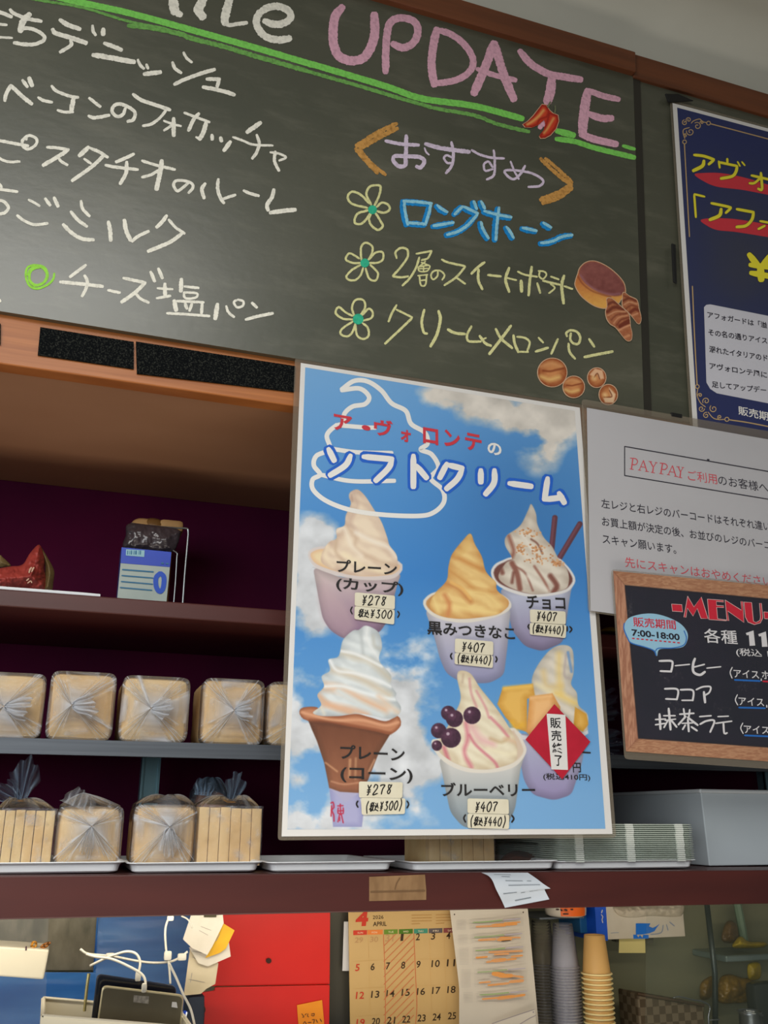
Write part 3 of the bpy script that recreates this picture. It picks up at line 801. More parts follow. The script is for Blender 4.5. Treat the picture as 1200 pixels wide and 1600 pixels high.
def cream(body, T, c_light, c_dark, T_ridges, seed):
    p = smooth(pts(body, T), True, 3)
    art.poly(p, None, 0.9, shade=lambda X, Y, d: mixc(c_dark, c_light, np.clip(d / 16, 0, 1)**0.7 * 0.75 + 0.35 * fbm(X / 14, Y / 10, 3, seed) + 0.16 * np.sin((Y - 0.42 * X) / 3.1 + 5 * fbm(X / 22, Y / 22, 2, seed + 1)) - 0.06))
    for q, c, w, s, al in T_ridges: art.line(pts(q, T), c, w, s, al, clip=p)
    return p
# cone wrapper and plain cup, back to front
cup('262,650 300,860 330,1010 385,1092 480,1150 600,1130 720,1110 790,1010 850,760 880,690 700,720 450,720 300,660', J1, (206, 188, 190), (140, 112, 140), 905, 80)
art.poly(pts('330,740 500,930 560,1060 480,1145 385,1090 330,1010 300,860', J1), (196, 170, 176), 6, 0.5)
art.poly(pts('228,570 250,525 340,505 500,520 700,560 860,610 884,650 870,690 800,733 600,738 420,705 280,650', J1), (216, 206, 204), 0.9, closed_smooth=True)
art.poly(pts('245,570 265,540 340,522 500,540 700,580 850,625 866,655 840,685 780,705 600,712 430,680 290,630', J1), None, 1.0, closed_smooth=True, shade=lambda X, Y, d: mixc((228, 190, 150), (236, 216, 176), d / 8))
cream('520,130 570,110 620,150 680,240 740,340 780,450 795,500 840,560 850,620 838,680 700,708 500,700 350,640 318,600 330,540 375,475 425,450 425,385 480,360 490,290 525,210 512,165', J1, (240, 222, 198), (206, 178, 158),
      [('545,140 570,220 520,330 560,400', (200, 172, 156), 5, 4, .6), ('500,380 560,440 560,520 700,600 830,640', (205, 176, 150), 5, 4, .7), ('560,410 680,470 780,510 840,580', (246, 236, 222), 6, 3, .8), ('430,400 480,380 530,500 600,570', (248, 236, 218), 6, 3, .7), ('425,460 420,540 470,600', (202, 174, 146), 4, 3, .7), ('360,500 350,580 400,640', (246, 230, 200), 7, 4, .7), ('480,560 600,640 760,690', (248, 234, 196), 6, 4, .6), ('620,170 700,300 760,440', (226, 204, 184), 7, 5, .7), ('530,150 535,190', (180, 146, 132), 3, 2, .6)], 31)
# cone
art.poly(pts('375,1195 480,1240 580,1235 612,1390 602,1476 402,1476', J2), None, 0.9, shade=lambda X, Y, d: mixc((150, 152, 196), (172, 172, 210), d / 10))
art.poly(pts('375,1200 440,1225 590,1235 485,1310', J2), (176, 174, 206), 1.2)
for q in ('388,1310 402,1305 408,1340 392,1360 406,1390 408,1435', '392,1330 388,1400'): art.line(pts(q, J2), (186, 40, 70), 2.2, .8, .95)
for q in ('435,1330 470,1328', '452,1318 455,1390', '438,1345 436,1380 472,1382 472,1345', '438,1365 472,1363', '446,1392 436,1440', '460,1392 472,1446', '448,1410 448,1432'): art.line(pts(q, J2), (186, 40, 70), 2.0, .8, .95)
art.poly(pts('225,725 255,800 290,880 340,1030 375,1205 450,1232 580,1240 645,1150 720,960 800,830 600,770 350,740', J2), None, 0.9,
         shade=lambda X, Y, d: mixc((112, 66, 46), (160, 104, 76), np.clip((Y - 1130) / 110 + 0.25*(fbm(X / 6, Y / 20, 4, 9) - .5), 0, 1)) * (0.80 + 0.2 * np.clip(d / 10, 0, 1))[..., None])
for q, c, w in (('350,1030 430,1090', (224, 172, 130), 2.2), ('520,1010 515,1130', (206, 156, 116), 4), ('560,1000 556,1140', (198, 150, 112), 3), ('690,1010 650,1090', (220, 170, 132), 2.5), ('380,1175 470,1205 580,1200', (150, 94, 72), 3), ('390,1160 480,1180 600,1165', (214, 158, 126), 2)): art.line(pts(q, J2), c, w, 1.6, .75)
art.poly(pts('168,672 195,646 290,645 330,690 440,705 560,690 660,715 770,742 850,705 872,770 800,832 700,812 500,775 350,745 225,738 180,710', J2), None, 0.9, closed_smooth=True, shade=lambda X, Y, d: mixc((146, 84, 56), (192, 130, 96), d / 6))
art.line(pts('185,680 260,700 400,735 600,735 760,770 855,750', J2), (232, 176, 138), 3.5, 2.2, .8); art.line(pts('240,735 400,752 600,785 800,825', J2), (136, 76, 50), 3, 2.5, .8)
cream('630,78 715,122 742,220 722,320 802,420 804,490 842,550 832,580 872,640 862,690 795,725 660,700 560,690 430,705 320,705 262,682 320,630 293,560 340,500 322,430 380,390 370,315 440,290 470,180 540,112 580,108', J2, (226, 232, 234), (176, 184, 188),
      [('590,110 600,180 610,270', (186, 192, 194), 4, 3, .8), ('640,90 640,180 720,310', (246, 248, 248), 7, 4, .7), ('680,150 690,220 740,240', (192, 190, 180), 4, 3, .7), ('460,265 560,300 660,330 800,450', (206, 196, 176), 8, 5, .8), ('460,255 560,275 680,330 740,360', (246, 248, 250), 4, 2, .8), ('400,385 520,420 640,470 790,560', (212, 196, 172), 9, 5, .8), ('380,320 430,390 560,410 720,460 800,500', (244, 246, 248), 4, 2.4, .9), ('330,500 450,520 600,590 760,660', (226, 184, 150), 12, 6, .85), ('345,500 470,500 620,545 760,580 830,590', (240, 244, 246), 5, 2.4, .9), ('300,560 380,630 520,680', (224, 176, 140), 7, 4, .8), ('320,620 480,650 640,690', (228, 180, 146), 8, 5, .8), ('720,570 800,640 850,680', (230, 200, 172), 7, 4, .7), ('440,530 600,630 740,700', (218, 228, 232), 9, 4, .8), ('270,680 310,640 340,690', (234, 226, 206), 4, 3, .7)], 37)
# choco cup with its two wafer rolls
PCL = IQ
for q in ('908,196 884,430', '1064,235 935,450'):
    art.line(pts(q, J3), (96, 54, 66), 8.6, .8, 1, clip=None); art.line([(x - 1.2, y) for x, y in pts(q, J3)], (134, 80, 96), 3, 1.6, .8)
cup('560,640 610,760 640,900 720,1000 830,1032 960,975 1010,640 1030,600', J3, (186, 190, 212), (132, 120, 156), 935, 85)
art.poly(pts('508,540 530,490 580,462 660,440 900,440 980,490 1034,570 1020,625 960,668 780,692 640,664 540,610', J3), (224, 222, 222), 0.9, closed_smooth=True)
art.poly(pts('525,540 545,500 590,475 660,455 900,460 970,500 1018,575 1000,620 950,650 780,672 650,645 555,600', J3), (112, 68, 62), 1.2, closed_smooth=True)
cream('760,110 790,170 800,240 840,320 890,375 930,450 985,520 995,600 960,648 800,674 680,652 590,610 555,560 600,480 640,450 598,370 605,310 690,245 740,150', J3, (228, 220, 206), (186, 172, 158),
      [('620,310 650,400 640,440', (150, 92, 76), 6, 2.5, .8), ('640,480 670,540 690,640', (132, 74, 62), 8, 2, .85), ('640,490 720,540 770,650', (146, 92, 80), 3, 1.5, .8), ('650,540 640,600', (120, 66, 56), 5, 2, .8), ('780,500 840,590 870,650', (152, 98, 84), 4, 1.6, .8), ('880,560 920,620 900,660', (120, 64, 54), 8, 2.2, .85), ('760,330 800,360 830,420', (128, 80, 66), 3, 1.2, .8), ('560,490 580,540', (120, 66, 56), 7, 2, .8), ('740,560 860,650', (240, 234, 222), 6, 3, .7), ('700,300 780,400', (240, 234, 224), 5, 3, .7)], 41)
for k in range(150):
    t = RNG.random(); cxk, cyk = ((740, 285, ), (800, 390), (820, 455), (700, 390), (930, 480))[k % 5]; s_ = ((60, 22), (50, 40), (90, 34), (30, 30), (30, 26))[k % 5]
    x = 640 + (cxk + RNG.normal() * s_[0] * .55) / 4; y = 760 + (cyk + RNG.normal() * s_[1] * .55) / 4; r_ = RNG.uniform(1.0, 2.2)
    art.poly(circ(x, y, r_, r_ * .85, 7), [(206, 150, 104), (184, 122, 78), (224, 172, 124)][k % 3], .7, .9)
# brown sugar cup
cup('95,770 130,870 160,960 190,1080 230,1170 330,1230 500,1230 590,1180 612,1000 632,760', J3, (206, 204, 214), (150, 150, 186), 960, 100)
art.poly(pts('84,735 100,695 160,660 300,640 500,650 600,690 636,735 620,775 540,815 380,850 240,842 130,800', J3), (226, 220, 210), 0.9, closed_smooth=True)
art.poly(pts('102,735 120,700 170,672 300,655 500,664 590,700 618,735 600,765 530,795 380,825 250,820 145,785', J3), (196, 144, 88), 1.2, closed_smooth=True)
cream('380,295 408,360 452,440 472,520 500,560 540,600 548,650 618,715 600,765 520,808 300,826 170,800 125,740 165,660 230,590 245,490 268,420 330,340', J3, (240, 208, 140), (206, 150, 86),
      [('270,430 350,470 460,520', (206, 140, 74), 7, 4, .8), ('300,480 400,540 520,600', (232, 196, 130), 7, 3, .8), ('240,520 340,590 420,650 540,660', (204, 142, 76), 7, 4, .75), ('210,600 300,640 380,720', (198, 128, 70), 7, 4, .8), ('380,660 470,670 560,740', (246, 220, 150), 7, 4, .7), ('220,680 250,740 240,800', (210, 136, 84), 7, 3, .8), ('150,700 180,780', (244, 220, 150), 7, 4, .8), ('280,750 400,770 540,790', (248, 222, 150), 8, 4, .7), ('380,310 350,390 290,430', (226, 186, 112), 6, 4, .6), ('260,600 330,640 380,700', (240, 190, 110), 4, 2, .8)], 43)
# mango cup
cup('610,530 630,700 650,800 700,880 820,912 920,880 980,700 1004,530 800,540', J5, (176, 180, 206), (150, 140, 182), 1160, 85)
art.poly(pts('600,500 640,540 780,560 960,545 1010,500 1015,530 960,570 780,585 640,565', J5), (214, 214, 220), 1)
cream('870,28 925,55 932,180 918,250 950,300 960,370 1010,420 1012,480 980,525 700,540 690,400 700,300 695,220 730,140 800,55', J5, (226, 218, 204), (176, 170, 160),
      [('760,180 780,260 860,260', (226, 196, 130), 7, 5, .7), ('850,80 850,200 860,300', (236, 204, 120), 8, 5, .7), ('890,80 880,200 920,220', (184, 170, 168), 3, 2, .8), ('900,70 920,180', (100, 148, 204), 4, 1.4, .8), ('830,300 940,360', (240, 206, 110), 10, 5, .7), ('720,250 800,300', (240, 226, 180), 6, 4, .7)], 47)
for q, c0, c1 in (('498,365 530,268 700,248 712,315 668,335 668,524 600,500 545,440', (206, 150, 60), (232, 186, 96)), ('664,524 680,320 812,303 856,380 850,470 780,560 700,560', (216, 150, 80), (240, 190, 130)), ('940,380 1005,420 1016,480 985,520 930,500', (206, 150, 50), (226, 180, 90))):
    art.poly(pts(q, J5), None, 1.0, shade=lambda X, Y, d, c0=c0, c1=c1: mixc(c0, c1, d / 12 + .3*(fbm(X / 7, Y / 7, 3, 2) - .4)))
art.line(pts('540,275 690,262', J5), (246, 204, 104), 6, 3, .8); art.line(pts('585,470 600,500 640,480', J5), (232, 180, 60), 8, 4, .8); art.line(pts('690,330 800,318', J5), (248, 206, 150), 4, 3, .8)
# blueberry cup
cup('165,670 190,780 210,880 232,980 300,1060 400,1085 500,1070 560,1040 600,960 632,720 660,640', J5, (206, 206, 204), (148, 160, 168), 1200, 70)
art.poly(pts('124,575 160,560 300,540 560,500 610,515 650,580 662,640 600,718 480,752 330,750 210,702 140,630', J5), (226, 220, 210), 0.9, closed_smooth=True)
art.poly(pts('140,580 300,560 560,515 600,530 635,590 645,640 590,695 470,728 340,726 225,682 155,620', J5), (216, 196, 176), 1.2, closed_smooth=True)
cream('285,175 345,190 400,270 480,370 550,470 600,560 612,640 590,695 450,735 310,720 190,655 162,590 200,520 255,420 290,330 270,215', J5, (238, 230, 206), (206, 188, 158),
      [('340,220 350,300 380,380', (206, 130, 140), 3, 2, .7), ('380,290 430,380 450,440', (214, 140, 150), 3, 2, .8), ('460,440 520,500 560,550', (212, 120, 138), 4, 2, .8), ('320,470 330,560 310,640 350,720', (214, 120, 140), 6, 3, .8), ('340,540 380,600 480,690 500,725', (206, 108, 130), 4, 2, .8), ('350,490 400,560 470,590', (230, 170, 180), 10, 6, .7), ('195,610 220,680', (206, 110, 130), 6, 2.5, .8), ('460,560 520,580 560,560', (196, 170, 128), 4, 3, .8), ('450,620 560,650 600,640', (246, 238, 208), 7, 4, .7), ('280,610 300,700', (246, 238, 216), 6, 4, .7), ('540,560 600,580 640,620', (226, 190, 160), 5, 3, .7), ('305,195 300,240', (186, 160, 136), 3, 2, .6)], 53)
for x, y, r in ((155, 600, 30), (220, 415, 42), (165, 515, 44), (255, 447, 49), (355, 428, 50), (235, 556, 57)):
    cx_, cy_ = 640 + x / 3.6364, 1000 + y / 3.6364; R_ = r / 3.6364
    art.poly(circ(cx_, cy_, R_), None, .8, shade=lambda X, Y, d, cx_=cx_, cy_=cy_, R_=R_: mixc((46, 22, 44), (112, 68, 96), .55*fbm(X / 3, Y / 3, 3, 6) + .5 * np.exp(-(((X - cx_ + R_*.3)**2 + (Y - cy_ + R_*.35)**2) / (R_*.5)**2))))
    art.poly(circ(cx_ - R_*.3, cy_ - R_*.4, R_*.16), (214, 196, 210), .8, .8)
art.build('printed_picture', poster, label='printed blue sky and ice creams')
# white swirl outline and titles
TT = (430, 540, 2.3529)
mb = MB(); strokes(mb, PP, TT, '''17: 243,162 290,130 340,132 390,165 428,212 480,240 500,288 550,320 560,360 535,382 575,400 600,448 572,488 615,530 620,575 585,612 530,626 400,622 280,605 190,572 140,530 138,492 165,474 142,440 152,405 200,380 190,330 220,297 250,285 255,250 285,224 330,215 345,188 310,158 243,164
16: 222,292 320,300 370,302
16: 200,378 300,392 430,395
16: 165,474 280,498 440,497''', 0.0013, taper=(0.95, 0.95))
mb.build('swirl_outline', INKW, poster, label='white soft ice cream outline')
TS = '''195,378 218,425;278,402 258,440 200,478;322,408 432,418;430,420 415,452 368,498;508,402 508,522;518,440 558,488;632,432 604,488;632,438 690,452;688,455 668,492 628,528;756,455 756,505;806,455 804,505 772,548;858,506 944,518;1002,485 990,568;990,566 1058,558;1042,540 1064,580'''
ma = MB(); mw = MB()
for p in TS.split(';'):
    q = pts(p, TT); stroke(ma, PP, q, 18.5, 0.0014, taper=(.95, .95)); stroke(mw, PP, q, 9.4, 0.0016, taper=(.7, .9))
b = ma.build('title_lettering', INKB, poster, label='blue edging of the large title'); mw.build('title_fill', INKW, b, label='white fill of the large title')
mb = MB()
for s, a, b_, h in (('ア', (521, 671), (550, 676), 25), ('・', (565, 671), (579, 674), 8), ('ヴ', (584, 679), (614, 684), 26), ('ォ', (626, 689), (642, 692), 19), ('ロ', (661, 692), (685, 696), 25), ('ン', (694, 696), (719, 702), 26), ('テ', (727, 702), (753, 707), 27)):
    text(mb, PP, s, a, b_, h, 0.0018, bold=0.03)
mb.build('title_lettering', INKR, poster, label='red first line of the title')
mb = MB(); text(mb, PP, 'の', (762, 709), (784, 713), 19, 0.0018, bold=0.03); mb.build('title_lettering', INKW, poster, label='white last character of the first line')
names = MB()
def lab(s, T, a, b_, h, bold=0.022): text(names, PP, s, *[tuple((T[0] + p[0] / T[2], T[1] + p[1] / T[2])) for p in (a, b_)], h / T[2], 0.0018, bold=bold)
lab('プレーン', J1, (425, 682), (845, 706), 88); lab('(カップ)', J1, (422, 815), (890, 852), 100)
lab('黒みつきなこ', J3, (110, 925), (660, 962), 84); lab('チョコ', J3, (732, 765), (976, 772), 84)
lab('プレーン', J2, (450, 1002), (900, 1020), 98); lab('(コーン)', J2, (452, 1165), (955, 1175), 108)
lab('ブルーベリー', J5, (180, 888), (715, 888), 78)
strokes(names, PP, J1, '10: 535,925 524,950 535,975;10: 850,955 862,975 850,1000', 0.0018)
strokes(names, PP, J3, '10: 265,1042 256,1060 265,1080;10: 538,1062 546,1080 538,1098;10: 748,862 740,875 748,892;10: 985,875 985,905;10: 1000,875 1014,893 1000,912', 0.0018)
strokes(names, PP, J2, '11: 575,1295 564,1316 575,1340;11: 915,1295 927,1318 915,1345', 0.0018)
strokes(names, PP, J5, '10: 318,992 308,1012 318,1036;10: 562,996 564,1032;10: 580,995 592,1015 580,1036;9: 980,638 1028,641', 0.0018)
text(names, PP, '円', (895.5, 1207), (908, 1207), 15, 0.0018, bold=0.015); text(names, PP, '(税込410円)', (849, 1219.5), (922.5, 1221), 11.5, 0.0018, bold=0.012)
names.build('flavour_names', INK, poster, label='black printed flavour names')
# price labels stuck on the film
LBL = mat('price_label_paper', (226, 220, 198), 0.55, (218, 210, 186), scale=30); PEN = ink('pen_black', (26, 24, 26), 0.5)
def price(T, q, s, a, b_, h, label, w=6.5):
    q = pts(q, T); c = np.mean(np.array(q), 0); t = thing('price_label', label, 'label', PP.at(c[0], c[1], 0.0042), 'handwritten price labels on the ice cream poster')
    mb = MB(); fill(mb, PP, rounded(q, 3), 0.0042, 0.0008); mb.build('paper', LBL, t)
    mb = MB(); hand(mb, PP, s, (T[0] + a[0] / T[2], T[1] + a[1] / T[2]), (T[0] + b_[0] / T[2], T[1] + b_[1] / T[2]), h / T[2], w / T[2], 0.0046); mb.build('handwriting', PEN, t)
price(J1, '554,824 832,848 830,943 552,918', 'Y278', (592, 912), (772, 916), 66, 'upper price label reading 278 yen over the plain cup', 8)
price(J1, '552,920 830,945 826,1048 550,1010', 'ZKY300', (572, 996), (812, 1006), 56, 'lower price label reading tax included 300 yen over the plain cup', 7.5)
price(J3, '285,950 523,970 522,1056 283,1038', 'Y407', (318, 1030), (470, 1038), 58, 'upper price label reading 407 yen on the brown sugar cup', 7)
price(J3, '282,1040 522,1058 520,1135 282,1110', '(ZKY440)', (288, 1098), (514, 1112), 48, 'lower price label reading tax included 440 yen on the brown sugar cup', 6.5)
price(J3, '752,768 975,782 976,863 755,850', 'Y407', (786, 838), (920, 842), 56, 'upper price label reading 407 yen on the chocolate cup', 7)
price(J3, '752,852 980,866 976,948 752,925', '(ZKY440)', (758, 910), (968, 926), 48, 'lower price label reading tax included 440 yen on the chocolate cup', 6.5)
price(J2, '582,1160 886,1166 882,1276 582,1272', 'Y278', (622, 1256), (812, 1244), 70, 'upper price label reading 278 yen on the cone', 8)
price(J2, '596,1274 905,1278 900,1386 602,1392', '(ZKY300)', (616, 1372), (886, 1352), 62, 'lower price label reading tax included 300 yen on the cone', 7.5)
price(J5, '330,900 562,905 565,990 330,984', 'Y407', (364, 978), (500, 972), 56, 'upper price label reading 407 yen on the blueberry cup', 6.5)
price(J5, '330,986 566,992 565,1074 330,1068', '(ZKY440)', (334, 1054), (550, 1058), 50, 'lower price label reading tax included 440 yen on the blueberry cup', 6)
so = thing('sold_out_tag', 'red diamond tag with a white strip of black writing over the mango cup', 'tag', PP.at(864, 1158, 0.0045))
mb = MB(); fill(mb, PP, pts('823,365 1027,578 868,790 660,565', J5), 0.0048, 0.0012); mb.build('red_card', mat('red_card', (190, 24, 52), 0.6, (178, 20, 46), scale=30), so)
mb = MB(); fill(mb, PP, pts('779,418 885,425 900,738 806,735', J5), 0.0052, 0.0003); mb.build('white_strip', PAPER, so, label='white paper strip')
mb = MB()
for s, x, y, hw in (('販', 800, 500, 62), ('売', 806, 572, 58), ('終', 812, 642, 60), ('了', 826, 714, 42)):
    text(mb, PP, s, (640 + x / 3.6364, 1000 + y / 3.6364), (640 + (x + hw) / 3.6364, 1000 + (y + 3) / 3.6364), 60 / 3.6364, 0.0056, bold=0.012)
mb.build('brush_writing', INK, so, label='black brush writing')

# ------------------------------------------------------------------ payment notice
PN = YP(-0.020)
notice = thing('notice_sheet', 'white laminated payment notice with red and black writing, right of the ice cream poster', 'notice', PN.at(1100, 790))
nq = [(917, 637), (1340, 711), (1340, 1012), (923, 954)]
mb = MB(); fill(mb, PN, nq, 0.0006, 0.0004); mb.build('paper', mat('notice_paper', (190, 189, 194), 0.6, (185, 184, 189), scale=5), notice)
laminate(notice, PN, [(909, 623), (1352, 700), (1352, 1020), (919, 956)], nq)
NB = MB(); NR = MB()
for q in ([(976, 697.5), (1340, 761)], [(976, 743), (1340, 803)], [(976, 697), (976, 743.5)]): stroke(NB, PN, q, 1.5, 0.0010, flat=True, taper=(1, 1))
NX = (880, 600, 3.75)
text(NB, PN, 'のお客様へ', (1123, 757.5), (1201, 770), 15.5, 0.0010); text(NR, PN, 'ご利用', (1075.5, 750.5), (1121, 757), 16, 0.0010)
strokes(NR, PN, NX, '''7: 408,437 400,498
5: 392,434 425,438 436,455 425,472 405,472
4: 390,497 412,501
6: 470,448 490,512
4: 470,448 446,504
4: 453,484 482,489
4: 438,503 456,506
4: 480,511 502,514
6: 510,455 528,488
4: 545,460 528,488
7: 528,488 524,518
4: 500,453 520,456
4: 538,459 552,462
4: 514,517 536,521
7: 582,466 572,525
5: 566,463 598,468 610,484 598,500 578,500
4: 562,524 586,528
6: 640,478 660,540
4: 640,478 616,531
4: 622,513 652,518
4: 608,530 626,533
4: 650,540 672,543
6: 674,486 688,516
4: 702,489 688,516
7: 688,516 684,548
4: 664,484 682,486
4: 694,488 708,490
4: 674,546 696,550''', 0.0010)
for s, a, b_, h in (('左レジと右レジのバーコードはそれぞれ違い', (940, 793.5), (1204, 830), 14.5), ('お買上額が決定の後、お並びのレジのバーコ', (941, 821.5), (1204, 859), 14.5), ('スキャン願います。', (942, 849.5), (1057, 866), 14.5)): text(NB, PN, s, a, b_, h, 0.0010, bold=0.004)
text(NR, PN, '先にスキャンはおやめください', (977, 886), (1206, 917), 16, 0.0010)
mb = MB(); fill(mb, PN, circ(1106.5, 718, 1.6), 0.0010); strokes(NB, PN, (0, 0, 1), '2.6: 1105,718 1108,718.5', 0.0010)
NB.build('black_writing', INKN, notice, label='black printed lines'); NR.build('red_writing', ink('notice_red', (212, 74, 88)), notice, label='red printed lines')

# ------------------------------------------------------------------ drinks menu card
PM = YP(-0.030)
menu = thing('menu_card', 'dark drinks menu card with a printed wood border, lower right below the payment notice', 'menu', PM.at(1140, 1040))
mq = [(958, 892), (1330, 927), (1345, 1200), (978, 1174)]
mi = [(976, 914), (1330, 948), (1345, 1178), (997, 1154)]
am = Art(PM, mq, 0.8, 0.0006)
g = fbm(am.X / 26, am.Y / 5, 5, 61); am.C[:] = mixc((192, 146, 112), (150, 98, 72), np.clip((np.sin(g * 26) * .5 + .5) * .55 + .4 * fbm(am.X / 60, am.Y / 60, 2, 3), 0, 1))
inn = sdf(am.X, am.Y, [(958, 892), (976, 914), (997, 1154), (978, 1174)]) > 0
gv = fbm(am.X / 5, am.Y / 40, 5, 67); am.C[inn] = mixc((190, 140, 112), (160, 108, 84), np.clip(np.sin(gv * 18) * .5 + .5, 0, 1))[inn]
for q in ([(958, 892), (976, 914)], [(978, 1174), (997, 1154)]): am.line(q, (120, 74, 56), 1.2, .8, .6)
am.poly(mi, None, .8, shade=lambda X, Y, d: mixc((24, 30, 44), (34, 32, 50), fbm(X / 40, Y / 40, 3, 5)) * (0.75 + .25 * np.clip(d / 4, 0, 1))[..., None])
for k in range(260):
    cx_, cy_, sx_, sy_ = ((1045, 1058, 12, 6), (1050, 1095, 8, 5), (1160, 1070, 14, 7), (1130, 1110, 12, 6), (985, 952, 4, 8), (1055, 1112, 10, 6))[k % 6]
    am.poly(circ(cx_ + RNG.normal()*sx_, cy_ + RNG.normal()*sy_, RNG.uniform(.4, .9), None, 6), (120, 112, 110), .6, RNG.uniform(.15, .6))
am.build('printed_board', menu, label='printed blackboard and wood border')
laminate(menu, PM, [(955, 889), (1338, 925), (1356, 1212), (976, 1186)], mq)
MX = (880, 880, 3.75); MY = (1040, 900, 7.5); MZ = (1020, 1020, 6.6667)
RED = ink('menu_red', (204, 24, 54)); WHM = ink('menu_white', (222, 220, 224)); BLM = ink('menu_blue', (20, 104, 190))
letters = ['70,328 190,335 200,420 80,412', '258,235 332,362 418,245 498,500 415,498 370,380 322,470 255,375 238,485 214,482', '490,270 680,285 680,305 595,298 597,345 680,350 682,370 598,368 610,500 712,515 712,525 510,510',
           '697,280 888,400 882,298 905,300 918,545 728,410 742,525 720,522', '918,305 1008,310 1030,530 1060,545 1105,520 1112,480 1100,318 1122,320 1140,490 1110,550 1040,570 965,540 935,480', '1150,420 1260,428 1260,505 1160,500']
mr = MB(); mo = MB()
for q in letters:
    p = pts(q, MY); fill(mr, PM, p, 0.0010); stroke(mo, PM, p + p[:1], 0.9, 0.0012, flat=True, sm=False)
mr.build('headline_letters', RED, menu, label='red headline letters'); mo.build('letter_outlines', ink('menu_pale', (226, 190, 190)), menu, label='pale outlines of the red letters')
mb = MB()
text(mb, PM, '各種', (1101, 1004), (1153, 1007), 22, 0.0010, bold=0.008); fill(mb, PM, pts('940,668 1030,638 1050,815 985,818 975,692 950,694', MY), 0.0010); fill(mb, PM, pts('1085,682 1175,650 1195,828 1130,830 1120,706 1095,708', MY), 0.0010); text(mb, PM, '(税込 1', (1151, 1026), (1202, 1029), 13.5, 0.0010, bold=0.008)
strokes(mb, PM, MZ, '''22: 65,85 190,85 205,120 190,200
20: 75,190 195,195
14: 230,135 385,120
26: 440,58 420,120 425,200 490,230 545,197
16: 425,150 540,120
14: 560,160 710,145
20: 122,375 240,375 265,410 250,490;18: 132,480 255,485;20: 285,385 400,385 425,420 415,500;16: 300,495 415,495;18: 450,385 520,355 600,355 590,410 550,440;26: 532,405 545,520
16: 25,695 135,690;24: 70,635 80,798;16: 25,750 130,735;16: 110,655 235,655;14: 125,705 240,690;24: 165,577 185,803;18: 160,700 115,780;20: 190,700 250,775
18: 277,640 430,630;18: 320,580 335,680;18: 385,590 375,670;20: 345,660 265,750;22: 360,670 470,755;14: 300,735 420,730;22: 365,690 375,822;18: 340,750 310,800;20: 400,770 463,813
16: 485,665 610,655;20: 490,745 560,710 640,710 597,828;14: 675,665 790,660;16: 652,735 825,712;20: 735,730 745,838 775,833
11: 828,150 806,205 826,265;11: 882,435 860,490 885,545;11: 938,730 916,785 942,842;14: 1130,270 1130,290;14: 1186,545 1188,568''', 0.0010)
for y, x in ((256, 848), (544, 900), (836, 955)): text(mb, PM, 'アイス', (1020 + x / 6.6667, 1020 + y / 6.6667), (1020 + (x + 262) / 6.6667, 1020 + (y + 14) / 6.6667), 12.5, 0.0010, bold=0.01)
text(mb, PM, 'ホ', (1191, 1060.5), (1203, 1061.5), 12.5, 0.0010, bold=0.01)
mb.build('white_lettering', WHM, menu, label='white drink names and prices')
mb = MB(); strokes(mb, PM, MZ, '18: 850,282 1118,294;18: 895,570 1172,577;18: 955,860 1230,872', 0.0009); mb.build('underlines', BLM, menu, label='blue underlines')
mb = MB(); strokes(mb, PM, MZ, '16: 1146,297 1230,302', 0.0009); mb.build('underlines', RED, menu, label='red underline')
bub = pts('357,370 380,325 440,302 520,295 600,312 680,350 722,395 730,440 705,488 640,500 575,502 556,515 549,545 536,512 480,490 400,467 362,415', MX)
mb = MB(); fill(mb, PM, smooth(bub, True, 2), 0.0008); bb = mb.build('speech_bubble', ink('bubble', (150, 196, 222)), menu, label='pale blue speech bubble')
mb = MB(); strokes(mb, PM, MX, '''6: 358,350 356,385 378,440 400,468 480,492 530,512 545,542
6: 540,515 560,498 640,497 705,480 722,440 708,395''', 0.0010); mb.build('bubble_outline', BLM, bb, label='blue brush outline of the bubble')
mb = MB(); text(mb, PM, '販売期間', (990, 979), (1056.5, 984), 15, 0.0010, bold=0.012)
for k in range(11):
    x = 403 + k * 26.5; stroke(mb, PM, [(880 + x / 3.75, 880 + (440 + k * 2.55) / 3.75), (880 + (x + 16) / 3.75, 880 + (441.5 + k * 2.55) / 3.75)], 2.0, 0.0010, flat=True)
mb.build('bubble_lettering', RED, bb, label='red words and dashes in the bubble')
mb = MB(); text(mb, PM, '7:00-18:00', (987.5, 993.5), (1062.5, 1001), 10.5, 0.0010, bold=0.03); mb.build('bubble_lettering', INKN, bb, label='dark opening hours in the bubble')

# ------------------------------------------------------------------ navy coffee dessert poster on the narrow board
PA = Plane(BOARD.pos(0, 0, 0.004), BOARD.u, BOARD.v)
navy = thing('poster', 'navy coffee dessert poster with yellow writing on the narrow chalkboard', 'poster', PA.at(1150, 420))
aq = [(1051, 161), (1340, 238), (1362, 742), (1084, 684)]
mb = MB(); fill(mb, PA, aq, 0.0006, 0.0004); mb.build('paper', PAPER, navy)
ai = [(1058, 168), (1340, 243), (1362, 742), (1091.5, 684)]
an = Art(PA, ai, 1.6, 0.0009)
an.C[:] = mixc((32, 44, 96), (52, 56, 78), np.clip(np.exp(-((an.X - 1170)**2 / 90**2 + (an.Y - 400)**2 / 110**2)) + .35 * (fbm(an.X / 50, an.Y / 50, 3, 2) - .5), 0, 1)); an.build('printed_ground', navy, label='printed navy ground')
laminate(navy, PA, [(1047, 156), (1352, 238), (1372, 752), (1080, 690)], aq)
AX1 = (1040, 150, 7.5); AX2 = (900, 0, 4.0); AX3 = (1080, 460, 7.619); AX4 = (900, 350, 4.0)
mb = MB(); fill(mb, PA, smooth(pts('340,920 420,903 640,903 900,950 1200,1040 1400,1120 1300,1180 1200,1158 900,1100 600,1062 430,990', AX1), True, 2), 0.0012)
